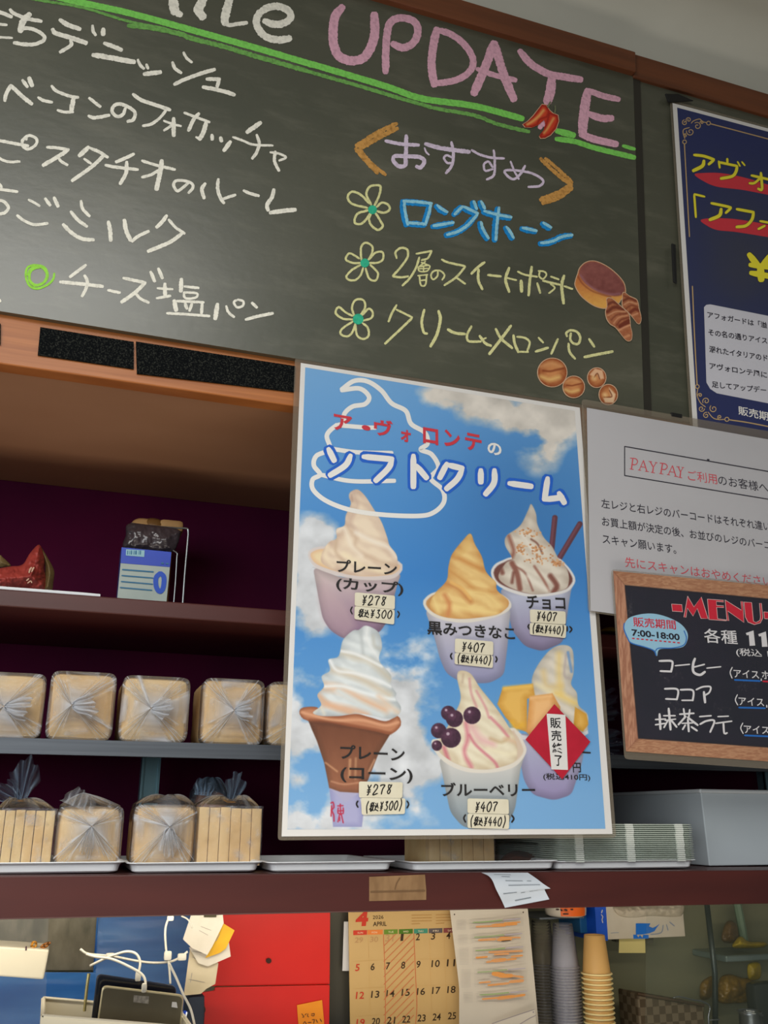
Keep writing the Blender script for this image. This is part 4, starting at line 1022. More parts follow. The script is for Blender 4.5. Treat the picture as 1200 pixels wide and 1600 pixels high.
mb.build('brush_swash', ink('swash', (206, 46, 62)), navy, label='red brush swash under the first line')
mb = MB(); fill(mb, PA, smooth(pts('780,1375 850,1364 1000,1370 1200,1405 1400,1460 1300,1500 1200,1482 1000,1450 880,1437 810,1405', AX2), True, 2), 0.0012)
mb.build('brush_swash', ink('swash', (206, 46, 62)), navy, label='red brush swash under the second line')
YW_ = '''34: 330,690 450,705 568,745
34: 568,748 503,803
42: 450,755 430,820 320,878
26: 622,762 635,843
28: 722,732 725,780
30: 626,775 740,800 838,820
36: 838,822 825,885 780,940 645,968
20: 842,768 873,823
20: 892,770 930,815
30: 1003,930 1240,985
32: 1116,897 1130,1090 1082,1085
30: 1112,960 1040,1020 980,1022
26: 460,1180 335,1150
26: 335,1152 355,1423
32: 532,1255 700,1290 768,1308
32: 768,1312 703,1372
42: 652,1320 630,1400 515,1452
34: 830,1325 1035,1363
36: 1032,1368 1010,1450 940,1520 828,1535
28: 1105,1465 1290,1500
30: 1165,1520 1085,1560'''
ma = MB(); mb = MB(); strokes(ma, PA, AX1, YW_, 0.0013, extra=1.2); strokes(mb, PA, AX1, YW_, 0.0016)
YEN = '40: 1080,188 1145,270;44: 1235,180 1160,270;46: 1152,265 1158,352;34: 1085,255 1260,275;36: 1090,305 1260,335'
strokes(ma, PA, AX4, YEN, 0.0013, extra=2.0); strokes(mb, PA, AX4, YEN, 0.0016)
y_ = mb.build('yellow_lettering', ink('yellow', (236, 224, 50)), navy, label='yellow title lettering'); ma.build('dark_edging', INK, y_, label='dark edging round the yellow letters')
mb = MB(); bx = pts('800,520 815,505 838,502 1240,582 1300,1140 880,1058 838,1030 815,990', AX4); fill(mb, PA, bx, 0.0012); wb = mb.build('text_panel', ink('panel', (206, 206, 216)), navy, label='pale rounded text panel')
mb = MB()
for s, a, b_, h in (('アフォガードは「溢', (195, 275), (905, 405), 74), ('その名の通りアイス', (205, 487), (908, 592), 78), ('溺れたイタリアのド', (215, 690), (912, 800), 80), ('アヴォロンテ風に', (220, 888), (905, 1000), 80), ('足してアップデー', (246, 1108), (895, 1180), 78)):
    text(mb, PA, s, (1080 + a[0] / 7.619, 460 + a[1] / 7.619), (1080 + b_[0] / 7.619, 460 + b_[1] / 7.619), h / 7.619, 0.0015, bold=0.018)
mb.build('black_writing', INKN, wb, label='black handwritten style lines')
mb = MB(); text(mb, PA, '販売期', (1154, 648), (1201, 658), 14, 0.0014, bold=0.012); mb.build('white_lettering', INKW, navy, label='white words at the foot')
GOLD = ink('gold', (196, 164, 112)); mb = MB()
def spiral(cx, cy, r, turns, a0, d=1):
    return [(cx + r * (1 - .8 * t) * math.cos(a0 + d * turns * 2 * math.pi * t), cy + r * (1 - .8 * t) * math.sin(a0 + d * turns * 2 * math.pi * t)) for t in np.linspace(0, 1, 14)]
for cx, cy, r, a0, d in ((270, 280, 32, 2.6, 1), (225, 312, 34, 4.6, -1), (372, 352, 46, 4.0, 1), (290, 418, 48, 3.4, -1), (425, 310, 22, 3, 1), (232, 462, 22, 5, -1)):
    stroke(mb, PA, [(1040 + x / 7.5, 150 + y / 7.5) for x, y in spiral(cx, cy, r, 1.25, a0, d)], 1.3, 0.0013)
for cx, cy, r in ((503, 318, 22), (222, 538, 22)): stroke(mb, PA, [(1040 + x / 7.5, 150 + y / 7.5) for x, y in circ(cx, cy, r) + [(cx + r, cy)]], 1.3, 0.0013)
strokes(mb, PA, AX1, '10: 300,320 330,290 400,270 430,300 480,312;10: 280,370 215,390 205,430 225,500;12: 525,325 1000,450 1300,530;12: 220,560 280,1650', 0.0013)
for cx, cy, r, a0, d in ((178, 1270, 44, 2.6, 1), (266, 1360, 48, 4.0, -1), (122, 1360, 38, 0, 1), (178, 1440, 38, 5, -1), (105, 1200, 26, 3, 1), (338, 1460, 26, 2, 1)):
    stroke(mb, PA, [(1080 + x / 7.619, 460 + y / 7.619) for x, y in spiral(cx, cy, r, 1.25, a0, d)], 1.3, 0.0013)
for cx, cy, r in ((73, 1097, 22), (425, 1487, 24)): stroke(mb, PA, [(1080 + x / 7.619, 460 + y / 7.619) for x, y in circ(cx, cy, r) + [(cx + r, cy)]], 1.3, 0.0013)
strokes(mb, PA, AX3, '10: 80,1120 70,1200 110,1290 170,1340;10: 200,1400 260,1470 330,1490 400,1487;13: 450,1492 700,1530 1100,1610;13: 14,-100 40,500 70,1075', 0.0013)
mb.build('gold_ornament', GOLD, navy, label='gold ornamental border')
mb = MB()
CLIP = mat('black_magnet', (16, 17, 18), 0.6)
def magnet(q, label):
    mb = MB(); fill(mb, PA, q, 0.0045, 0.0035); mb.build('magnet_clip', CLIP, label=label, cat='clip', bevel=0.0008)
magnet([(1040, 146), (1060, 146.5), (1084, 157), (1045, 159)], 'black clip at the top left corner of the navy poster')
magnet([(1050, 380), (1056, 382), (1058, 443), (1053, 440)], 'tall black clip on the left edge of the navy poster')
magnet([(1049, 644), (1066, 647), (1066, 653), (1050, 650)], 'small black clip below the bottom left corner of the navy poster')

# ================================================================== shelves
def X_(px, py, y): return at(px, py, y)[0]
def Z_(px, py, y): return at(px, py, y)[2]
ys1 = 0.19
t = MB().box((X0, ys1, Z_(0, 947, ys1)), (X1, YB - 0.001, Z_(0, 920, ys1))); ush = t.build('wooden_shelf', SHELF, label='upper dark red wooden shelf holding the red bag and the blue pack', cat='shelf', bevel=0.002)
ys2 = 0.20
zm0, zm1 = Z_(0, 1177, ys2), Z_(0, 1152, ys2)
ms = thing('metal_shelf', 'grey metal shelf carrying the upper row of bread loaves', 'shelf', (0.4, ys2, zm0))
mb = MB(); n_ = [(ys2, zm0), (ys2, zm1), (YB - 0.002, zm1), (YB - 0.002, zm1 - 0.004), (ys2 + 0.004, zm1 - 0.004), (ys2 + 0.004, zm0 + 0.003), (ys2 + 0.016, zm0 + 0.003), (ys2 + 0.016, zm0)]
k = len(n_); mb.add([(X0, y, z) for y, z in n_] + [(X1, y, z) for y, z in n_], [tuple(range(k)), tuple(range(2*k-1, k-1, -1))] + [(i, k + i, k + (i+1) % k, (i+1) % k) for i in range(k)])
mb.build('deck', STEEL, ms)
zl0, zl1 = Z_(0, 1437, 0), Z_(0, 1368.5, 0)
for px in (235, 1203):
    x = X_(px, 1210, 0.40)
    pb = MB(); pb.box((x - 0.016, 0.40, zl1 + 0.001), (x + 0.016, 0.404, zm1 - 0.005)).box((x - 0.016, 0.396, zl1 + 0.001), (x - 0.012, 0.424, zm1 - 0.005)).box((x + 0.012, 0.396, zl1 + 0.001), (x + 0.016, 0.424, zm1 - 0.005)); pb.build('leg', mat('zinc_post', (140, 178, 190), 0.35, (110, 150, 166), scale=20, stretch=(1, 1, .2), metal=0.7), ms)
# lower shelf: it drops a few millimetres towards the right
lw = thing('wooden_shelf', 'lower dark red wooden shelf carrying white trays, with tape on its front edge', 'shelf', (0.4, 0, zl0))
drop = 0.0068
def zs(x): return -drop * (x - X_(0, 1400, 0))
def sag(lo, hi):
    x0, y0, z0 = lo; x1, y1, z1 = hi
    return MB().add([(x0,y0,z0+zs(x0)),(x1,y0,z0+zs(x1)),(x1,y1,z0+zs(x1)),(x0,y1,z0+zs(x0)),(x0,y0,z1+zs(x0)),(x1,y0,z1+zs(x1)),(x1,y1,z1+zs(x1)),(x0,y1,z1+zs(x0))], [(0,3,2,1),(4,5,6,7),(0,1,5,4),(1,2,6,5),(2,3,7,6),(3,0,4,7)])
sag((X0, 0.0, zl0), (X1, YB - 0.001, zl1)).build('board', SHELF, lw, bevel=0.0015)
def ztop(x): return zl1 + zs(x) + 0.0005

# ------------------------------------------------------------------ soft shapes
def puff(outline, y, depth, step=2.0, noise=0.0, nf=8.0, pw=0.5, seed=1, back=0.3, core=None):
    """an inflated pouch: outline in photograph pixels at depth y, swelling towards the viewer and a little behind"""
    p = smooth(outline, True, 3); x0, y0 = p.min(0) - step; x1, y1 = p.max(0) + step
    gx = np.arange(x0, x1 + step, step); gy = np.arange(y0, y1 + step, step); GX, GY = np.meshgrid(gx, gy)
    d = sdf(GX, GY, p); ins = d > 0; R_ = d[ins].max() if ins.any() else 1.0
    h = np.clip(d / R_, 0, 1) ** pw * depth; h = h + noise * (fbm(GX / nf, GY / nf, 4, seed) - 0.5) * np.clip(d / 3, 0, 1)
    pl = YP(y); mb = MB(); idx = {}
    cell = ins[:-1, :-1] | ins[1:, :-1] | ins[:-1, 1:] | ins[1:, 1:]
    # snap outside vertices of kept cells on to the outline
    G = np.stack([GX, GY], -1)
    pf = np.vstack([p, p[:1]])
    def snap(q):
        a, b = pf[:-1], pf[1:]; e = b - a; t_ = np.clip(((q - a) * e).sum(1) / ((e * e).sum(1) + 1e-9), 0, 1); c = a + e * t_[:, None]; return c[np.argmin(((c - q)**2).sum(1))]
    for side, sg in ((0, 1), (1, -back)):
        F = []
        for i in range(cell.shape[0]):
            for j in range(cell.shape[1]):
                if not cell[i, j]: continue
                f = []
                for a, b in ((i, j), (i + 1, j), (i + 1, j + 1), (i, j + 1)):
                    key = (a, b) if not ins[a, b] else (a, b, side)
                    if key not in idx:
                        idx[key] = len(mb.v)
                        if ins[a, b]: mb.v.append(tuple(pl.at(GX[a, b], GY[a, b], sg * h[a, b])))
                        else: q = snap(G[a, b]); mb.v.append(tuple(pl.at(q[0], q[1], 0)))
                    f.append(idx[key])
                mb.f.append(tuple(f) if side == 0 else tuple(f[::-1]))
    return mb
def rblock(lo, hi, r, n=9, noise=0.0, seed=1, fr=30.0):
    """a rounded block"""
    lo = np.array(lo, float); hi = np.array(hi, float); mb = MB(); c = (lo + hi) / 2; hs = (hi - lo) / 2
    for ax in range(3):
        for sg in (-1, 1):
            U, V = np.meshgrid(np.linspace(-1, 1, n), np.linspace(-1, 1, n)); P = np.zeros((n, n, 3)); a, b = [(1, 2), (2, 0), (0, 1)][ax]
            P[..., ax] = sg; P[..., a] = U * sg; P[..., b] = V; P = P * hs
            core = np.clip(P, -(hs - r), hs - r); dd = P - core; L = np.linalg.norm(dd, axis=-1, keepdims=True); P = core + dd / np.maximum(L, 1e-9) * r
            if noise:
                q = P + c; nz = fbm(q[..., 0] * fr + q[..., 1] * fr * .7, q[..., 2] * fr + q[..., 1] * fr * .6, 3, seed) - 0.5; P = P * (1 + noise * nz[..., None])
            mb.grid(P + c)
    return mb
BREAD = mat('bread_crust', (234, 202, 150), 0.75, (218, 178, 120), scale=16, detail=5, bump=0.12, bscale=140, sub=0.0)
BREAD2 = mat('bread_pale_crust', (238, 208, 156), 0.75, (222, 184, 126), scale=14, detail=5, bump=0.12, bscale=140)
CRUMB = mat('bread_slice', (238, 212, 160), 0.8, (224, 188, 132), scale=24, detail=6, bump=0.2, bscale=160)
BAG = film_mat('bag_film', (224, 230, 240), 0.1, rough=0.16, gloss=0.22, attr=True)
BAGB = film_mat('bag_film_bluish', (150, 178, 206), 0.12, rough=0.14, gloss=0.25, attr=True)
TIE = mat('gold_twist_tie', (206, 160, 40), 0.3, metal=0.8)
def front_film(t, x0, x1, z0, z1, yf, kx, kz, seed, k=26, stren=1.0):
    """bag film gathered to a knot in the middle of the loaf's front and folded round its edges"""
    rg = np.random.default_rng(seed); nth, nr = 320, 26
    th = np.linspace(0, 2*math.pi, nth, endpoint=False); rr = np.concatenate([np.linspace(0.02, 1, 20), np.linspace(1.06, 1.5, 6)])
    cx, cz, hx, hz = (x0+x1)/2, (z0+z1)/2, (x1-x0)/2 + 0.001, (z1-z0)/2 + 0.001
    e = 0.22; bx = cx + hx*np.sign(np.cos(th))*np.abs(np.cos(th))**e; bz = cz + hz*np.sign(np.sin(th))*np.abs(np.sin(th))**e
    ph = rg.uniform(0, 6.28, 6); fr = np.round(k*np.array([1.0, 0.55, 2.1, 0.3]))
    w = sum(a*np.sin(f*th + p + 1.3*np.sin(3*th + q)) for a, f, p, q in zip((.5, .35, .3, .3), fr, ph, ph[::-1])); w = (w - w.min())/(w.max()-w.min())
    gate = 0.55 + 0.45*np.clip(0.5 + 0.6*np.sin(2*th + ph[4]) + 0.5*np.sin(5*th + ph[5]), 0, 1)
    P = np.zeros((len(rr), nth, 3)); C = np.zeros((len(rr), nth))
    for i, r in enumerate(rr):
        f = min(r, 1.0); x = kx + (bx-kx)*f; z = kz + (bz-kz)*f
        am = 0.0042*math.sin(math.pi*min(1, 0.15 + 0.85*f))*(1 - .5*f)
        y = yf - 0.003 - 0.014*(1-f)**2 - am*w + (r-1)*0.06*(r > 1) - 0.0015*rg.random()
        P[i, :, 0] = x; P[i, :, 1] = y; P[i, :, 2] = z
        den = (1-f)**1.6
        C[i] = np.clip(0.035 + stren*(1.35*den*(0.35 + 0.65*w) + gate*1.15*np.clip((w-.52)/.48, 0, 1)**1.4*(1 - 0.55*f)*(0.5 + 1.0*fbm(np.cos(th)*f*9 + seed, np.sin(th)*f*9, 3, seed)) + 0.22*gate*np.clip((w - .75)/.25, 0, 1)), 0, 0.95)  # milky where film gathers, with white highlight streaks put into the opacity
        if r > 0.9: C[i] = np.clip(C[i] + 0.06 + 0.45*np.clip((w-.5)/.5, 0, 1)*np.clip(-np.cos(th)*1.6 - .2 + .5*np.sin(7*th + ph[2]), 0, 1), 0, .8)  # white glare on the left folds painted into the film
    for _ in range(70):
        a0 = rg.uniform(0, 2*math.pi); wd_ = rg.uniform(.012, .035); r1 = rg.uniform(.05, .75); r2 = min(1.1, r1 + rg.uniform(.12, .5)); al = rg.uniform(.25, .8)*stren; bend = rg.uniform(-.25, .25)
        for i, r in enumerate(rr):
            if r1 <= r <= r2: da = (th - a0 - bend*(r - r1) + math.pi) % (2*math.pi) - math.pi; C[i] = np.clip(C[i] + al*np.exp(-(da/wd_)**2)*math.sin(math.pi*(r - r1)/(r2 - r1) + .2)**2, 0, .92)  # sparkle of creased film painted as random white radial streaks
    for i, r in enumerate(rr):
        if r > .5: q = fbm(P[i, :, 0]*150 + seed, P[i, :, 2]*150, 3, seed + 7); C[i] = np.clip(C[i] + np.clip((q - .60)/.2, 0, 1)*.40*min(1, (r - .5)*2.5), 0, .92)  # sparkle of crinkled film painted as white patches towards the edges
    mb = MB(); n = nth
    for i in range(len(rr)): mb.v += [tuple(p) for p in P[i].tolist()]; mb.c += [(c, c, c) for c in C[i].tolist()]
    mb.f = [(i*n+j, (i+1)*n+j, (i+1)*n+(j+1) % n, i*n+(j+1) % n) for i in range(len(rr)-1) for j in range(n)]
    mb.build('plastic_bag', BAG, t, label='clear plastic bag gathered to a knot', smooth=True)
def fan(t, base, tip, w0, w1, seed, solid=0.35, m=None, name='bag_neck', pleat=0.006, label='ruffled end of the bag', toward=0.0):
    """ruffled film spreading from base to tip (3D points)"""
    rg = np.random.default_rng(seed); base = np.array(base, float); tip = np.array(tip, float); ax = tip - base; L = np.linalg.norm(ax); a = ax / L
    sd = np.cross(a, np.array([0, -1.0, 0])); sd = sd / np.linalg.norm(sd); nf = np.array([0, -1.0, 0]); nu, nv = 40, 14
    mb = MB(); ph = rg.uniform(0, 6.28, 4)
    for j in range(nv):
        v = j/(nv-1); w = w0 + (w1-w0)*v**0.7
        for i in range(nu):
            u = i/(nu-1)*2 - 1; edge = 1 + 0.12*math.sin(3*u + ph[0]) + 0.07*math.sin(11*u + ph[1])
            pl_ = pleat*(0.2 + v)*(math.sin(9*u + ph[2] + 2*v) + .6*math.sin(17*u + ph[3]))
            p = base + a*(L*v*(edge - 0.25*u*u)) + sd*(u*w*(1 + .08*math.sin(7*v + ph[0]))) + nf*(pl_ + toward*v)
            mb.v.append(tuple(p)); r = 0.5 + 0.5*math.sin(17*u + ph[3] + 3*v); c = solid*(0.25 + 0.9*(1-v)**1.5 + 0.9*r**4); c = min(c, .85); mb.c.append((c, c, c))
    mb.f = [(j*nu+i, j*nu+i+1, (j+1)*nu+i+1, (j+1)*nu+i) for j in range(nv-1) for i in range(nu-1)]
    return mb.build(name, m or BAG, t, label=label, smooth=True)
def cap_film(t, x0, x1, y0, y1, zt, peak, seed, solid=0.10, m=None):
    """film rising from the loaf's top edges to a gathered neck"""
    rg = np.random.default_rng(seed); nth, nr = 96, 12; th = np.linspace(0, 2*math.pi, nth, endpoint=False); ph = rg.uniform(0, 6.28, 4); mb = MB()
    cx, cy, hx, hy = (x0+x1)/2, (y0+y1)/2, (x1-x0)/2 + .002, (y1-y0)/2 + .002; e = 0.3
    bx = cx + hx*np.sign(np.cos(th))*np.abs(np.cos(th))**e; by = cy + hy*np.sign(np.sin(th))*np.abs(np.sin(th))**e
    w = .5 + .3*np.sin(14*th + ph[0]) + .2*np.sin(23*th + ph[1])
    for i in range(nr):
        v = i/(nr-1); f = 1 - v
        x = peak[0] + (bx-peak[0])*f; y = peak[1] + (by-peak[1])*f; z = zt - 0.02*(i == 0) + (peak[2]-zt)*(v**1.5) + 0.004*(w-.5)*math.sin(math.pi*v)*2 + 0.012*math.sin(math.pi*v)*(0.5 + .5*math.sin(ph[2]))
        c = np.clip(solid*(0.4 + 2.5*v*v) + 0.5*np.clip((w-.72)/.28, 0, 1)*(0.3 + v), 0, .8)
        for k_ in range(nth): mb.v.append((x[k_], y[k_], z[k_] if hasattr(z, '__len__') else z)); mb.c.append((c[k_],)*3)
    mb.f = [(i*nth+j, i*nth+(j+1) % nth, (i+1)*nth+(j+1) % nth, (i+1)*nth+j) for i in range(nr-1) for j in range(nth)]
    mb.build('plastic_bag', m or BAG, t, label='clear bag film over the top', smooth=True)
def tie_at(t, p, r=0.006):
    c = np.array(p); mb = MB(); mb.tube([c + np.array([r*math.cos(a), r*math.sin(a), 0]) for a in np.linspace(0, 6.4, 18)], 0.0014, 6); mb.tube([c + np.array([-r, -r*.5, 0]), c + np.array([-r*2.3, -r*1.2, .004])], 0.0013, 6); mb.build('twist_tie', TIE, t, label='gold twist tie')
def whole_loaf(label, group, xl, xr, yt, yb, yf, depth, knot, seed, m=BREAD, noise=0.05, zfix=None):
    ym = (yt + yb) / 2; x0, x1 = X_(xl, ym, yf), X_(xr, ym, yf); xm = (xl + xr) / 2
    z0 = zfix if zfix is not None else Z_(xm, yb, yf); z1 = Z_(xm, yt, yf); t = thing('bread_loaf', label, 'bread', ((x0+x1)/2, yf + depth/2, z0), group)
    rblock((x0, yf, z0), (x1, yf + depth, z1), 0.014, 12, noise, seed).build('loaf', m, t, smooth=True)
    kp = at(knot[0], knot[1], yf - 0.016); front_film(t, x0, x1, z0 + 0.001, z1, yf, kp[0], kp[2], seed); return t, x0, x1, z0, z1, kp
GA = 'bagged loaves on the metal shelf'; GBR = 'bagged loaves on the white trays'
za = zm1 + 0.0006; yA = 0.222
for i, (xl, xr, yt, yb, kn, lb, tail) in enumerate([
        (-42, 68, 1052, 1152, (6, 1104), 'leftmost bagged loaf on the metal shelf, cut off by the photo edge', (48, 1108, .6)),
        (76, 178, 1051, 1154, (112, 1102), 'second bagged loaf from the left on the metal shelf, with a white star of film', (150, 1103, .55)),
        (189, 294, 1058, 1157, (236, 1107), 'third bagged loaf from the left on the metal shelf', (266, 1108, .5)),
        (316, 411, 1062, 1160, (366, 1110), 'fourth bagged loaf from the left on the metal shelf, film tuft right of centre', (394, 1110, .6)),
        (418, 522, 1068, 1164, (486, 1115), 'fifth bagged loaf on the metal shelf, mostly hidden by the ice cream poster', None)]):
    t, x0, x1, z0, z1, kp = whole_loaf(lb, GA, xl, xr, yt, yb, yA, 0.13, kn, 100 + i, BREAD if i % 2 else BREAD2, zfix=za)
    if tail: tp = at(tail[0], tail[1], yA - 0.030); fan(t, kp, tp, 0.003, 0.020, 200 + i, tail[2] * 1.5, pleat=.004, toward=.004)
# loaf whose bag ends show right of the ice cream poster
t, x0, x1, z0, z1, kp = whole_loaf('hidden bagged loaf on the metal shelf, its ruffled bag ends showing right of the poster', GA, 838, 936, 1080, 1180, yA, 0.13, (890, 1130), 140, zfix=za)
b0 = at(928, 1110, yA + 0.03); fan(t, b0, at(966, 1098, yA + 0.02), 0.006, 0.034, 240, .30, BAGB, pleat=.010); b1 = at(930, 1165, yA + .03); fan(t, b1, at(972, 1158, yA + 0.02), 0.010, 0.030, 241, .30, BAGB, pleat=.010)
yw_ = puff(pts('966,985 958,980 945,981 938,986 950,990 964,990'), 0.40, 0.02, 1.2); yw_.build('yellow_bag', mat('yellow_wrap', (170, 150, 30), 0.5), label='yellow wrapped piece glimpsed between the poster and the menu card', cat='package', smooth=True)

# ------------------------------------------------------------------ trays and the lower row
TRAY = mat('white_tray_plastic', (244, 247, 250), 0.4, (236, 240, 244), scale=8)
def tray(label, pxl, pxr, yrim, ybot, y0, depth, group='white trays on the lower shelf', m=TRAY, name='tray'):
    x0, x1 = X_(pxl, yrim, y0), X_(pxr, yrim, y0); xc = (x0+x1)/2; zb = ztop(x0 if zs(x0) > zs(x1) else x1) + 0.0002; zr = max(Z_((pxl+pxr)/2, yrim, y0), zb + .012)
    t = thing(name, label, 'tray', (xc, y0 + depth/2, zb), group); r = 0.012; fl = 0.008
    def ring(ix, z):
        a0, a1, b0, b1 = x0 + ix, x1 - ix, y0 + ix, y0 + depth - ix; out = []; rr = max(r - ix*.3, .004)
        for cx_, cy_, s in ((a1-rr, b0+rr, -90), (a1-rr, b1-rr, 0), (a0+rr, b1-rr, 90), (a0+rr, b0+rr, 180)):
            for k_ in range(6): an = math.radians(s + 90*k_/5); out.append((cx_ + rr*math.cos(an), cy_ + rr*math.sin(an), z))
        return out
    rings = [ring(fl + .004, zb), ring(fl, zb + .002), ring(.006, zr - .003), ring(.004, zr - .0012), ring(0, zr), ring(.0005, zr + .0012), ring(.005, zr + .0008), ring(.0075, zr - .003), ring(fl + .002, zb + .0035), ring(fl + .006, zb + .0025)]
    mb = MB(); n = len(rings[0])
    for q in rings: mb.v += q
    mb.f = [(i*n+j, i*n+(j+1) % n, (i+1)*n+(j+1) % n, (i+1)*n+j) for i in range(len(rings)-1) for j in range(n)] + [tuple(range(n-1, -1, -1)), tuple((len(rings)-1)*n + j for j in range(n))]
    mb.build('dish', m, t, smooth=False); return zb + 0.0040
yT = 0.018
zt1 = tray('leftmost white tray on the lower shelf, under the sliced loaf with the gold tie', -28, 196, 1348.5, 1367, yT, 0.24)
zt2 = tray('white tray on the lower shelf, second from the left, under two loaves', 199, 413, 1348.5, 1366.5, yT, 0.24)
zt3 = tray('empty white tray on the lower shelf below the left part of the ice cream poster', 419, 621, 1347.5, 1365.5, yT, 0.24)
zt4 = tray('white tray on the lower shelf below the middle of the ice cream poster', 643, 876, 1347.5, 1364, yT, 0.24)
yL = 0.085
def sliced_loaf(label, xl, xr, yt, yb, yf, depth, n, seed, z0, neck=None, tipp=None, tie=True, m=CRUMB, bagm=None):
    ym = (yt+yb)/2; x0, x1 = X_(xl, ym, yf), X_(xr, ym, yf); z1 = Z_((xl+xr)/2, yt, yf); t = thing('bread_loaf', label, 'bread', ((x0+x1)/2, yf + depth/2, z0), GBR); w = (x1-x0)/n; rg = np.random.default_rng(seed)
    for i in range(n):
        dz = rg.uniform(-.0008, .0008); dy = rg.uniform(-.0008, .0008)
        rblock((x0 + i*w + .0001, yf + dy, z0), (x0 + (i+1)*w - .0001, yf + depth + dy, z1 + dz), min(.0014, w*.2), 8, 0.03, seed + i).build('slice', m, t, smooth=True)
    # bag skin in front
    nu, nv = 30, 24; mb = MB()
    for j in range(nv):
        for i in range(nu):
            u, v = i/(nu-1), j/(nv-1); q = fbm(np.array(u*5 + seed), np.array(v*5.0), 3, seed); x = x0 - .003 + (x1-x0+.006)*u; z = z0 + .0005 + (z1-z0+.002)*v
            mb.v.append((x, yf - .004 - .004*float(q) + .012*(max(0, abs(u-.5)*2-.9)*10)**2, z)); c = 0.09 + 0.55*max(0.0, (float(fbm(np.array(u*9 + v*5 + seed), np.array(v*3.0 - u*4), 4, seed + 3)) - .58))/.4; mb.c.append((c,)*3)
    mb.f = [(j*nu+i, j*nu+i+1, (j+1)*nu+i+1, (j+1)*nu+i) for j in range(nv-1) for i in range(nu-1)]; mb.build('plastic_bag', BAG, t, label='clear bag film in front of the slices', smooth=True)
    if neck:
        yn = yf + depth*.42; p = at(neck[0], neck[1], yn); cap_film(t, x0, x1, yf, yf + depth, z1, p, seed + 5, .10, bagm)
        for k_, (tx, ty, w1) in enumerate(tipp): fan(t, p, at(tx, ty, yn - .005), .004, w1, seed + 9 + k_, .30, bagm or BAGB, pleat=.009)
        if tie: tie_at(t, p)
    return t
sliced_loaf('sliced loaf at the left end of the lower row, bag tied with gold', -12, 83, 1266, 1349, yL, 0.11, 6, 300, zt1, (31, 1251), [(44, 1190, .021), (-4, 1226, .018)])
t, x0, x1, z0, z1, kp = whole_loaf('unsliced bagged loaf second from left in the lower row, film peak above', GBR, 88, 190, 1260, 1349, yL, 0.11, (143, 1291), 310, BREAD2, zfix=zt1)
cap_film(t, x0, x1, yL, yL + .11, z1, at(130, 1238, yL + .04), 311, .12); fan(t, at(120, 1262, yL - .004), at(133, 1236, yL - .002), .026, .018, 312, .25, pleat=.005)
fan(t, kp, at(132, 1340, yL - .012), .003, .010, 313, .5, pleat=.003)
t, x0, x1, z0, z1, kp = whole_loaf('unsliced bagged loaf third from left in the lower row, film knotted on its front', GBR, 208, 305, 1258, 1349, yL, 0.11, (265, 1292), 320, BREAD, zfix=zt2)
cap_film(t, x0, x1, yL, yL + .11, z1, at(262, 1244, yL + .05), 321, .10); fan(t, kp, at(264, 1336, yL - .014), .003, .016, 323, .5, pleat=.003)
sliced_loaf('sliced loaf beside the poster in the lower row, its bag tied at the top', 309, 408, 1262, 1349, yL, 0.11, 6, 330, zt2, (361, 1253), [(373, 1211, .016)], m=BREAD2)
# dark bag lying behind it
t = thing('bread_bag', 'bluish crumpled bag behind the sliced loaf at the right end of the lower row', 'bag', at(330, 1340, 0.30), None)
z_b = ztop(X_(302, 1300, .27)) + .002; xb0, xb1 = X_(302, 1300, .27), X_(356, 1300, .27)
rblock((xb0, .27, z_b), (xb1, .37, Z_(330, 1236, .27)), .02, 9, .08, 71).build('roll', mat('brown_roll', (150, 96, 52), 0.7, (120, 72, 40), scale=20), t, smooth=True)
cap_film(t, xb0, xb1, .27, .37, Z_(330, 1240, .27), at(332, 1216, .30), 72, .25, BAGB); fan(t, at(318, 1243, .262), at(322, 1218, .26), .014, .020, 73, .4, BAGB, pleat=.008)
sliced_loaf('sliced loaf on the tray below the middle of the ice cream poster', 670, 772, 1262, 1349, yL, 0.11, 6, 340, zt4)
t = thing('pastry_box', 'clear box of dark pastry right of the sliced loaf under the ice cream poster', 'food box', at(822, 1345, yL)); x0, x1 = X_(779, 1330, yL), X_(868, 1330, yL)
z1 = Z_(822, 1318, yL); puff(pts('785,1349 790,1335 806,1329 826,1332 843,1338 846,1349'), yL + .045, .03, 1.5, .004).build('pastry', mat('dark_pastry', (132, 66, 36), 0.6, (84, 42, 28), scale=40, bump=.2), t, smooth=True)
mb = MB(); a = .008; lo = [(x0, yL, zt4), (x1, yL, zt4), (x1, yL + .1, zt4), (x0, yL + .1, zt4)]; hi_ = [(x0 + a, yL + a, z1), (x1 - a, yL + a, z1), (x1 - a, yL + .1 - a, z1), (x0 + a, yL + .1 - a, z1)]
mb.add(lo + hi_, [(0, 1, 5, 4), (1, 2, 6, 5), (2, 3, 7, 6), (3, 0, 4, 7), (4, 5, 6, 7)]); mb.build('clear_lid', film_mat('clear_box', (200, 215, 215), .10, .1, .2), t, label='clear plastic lid', bevel=.003)
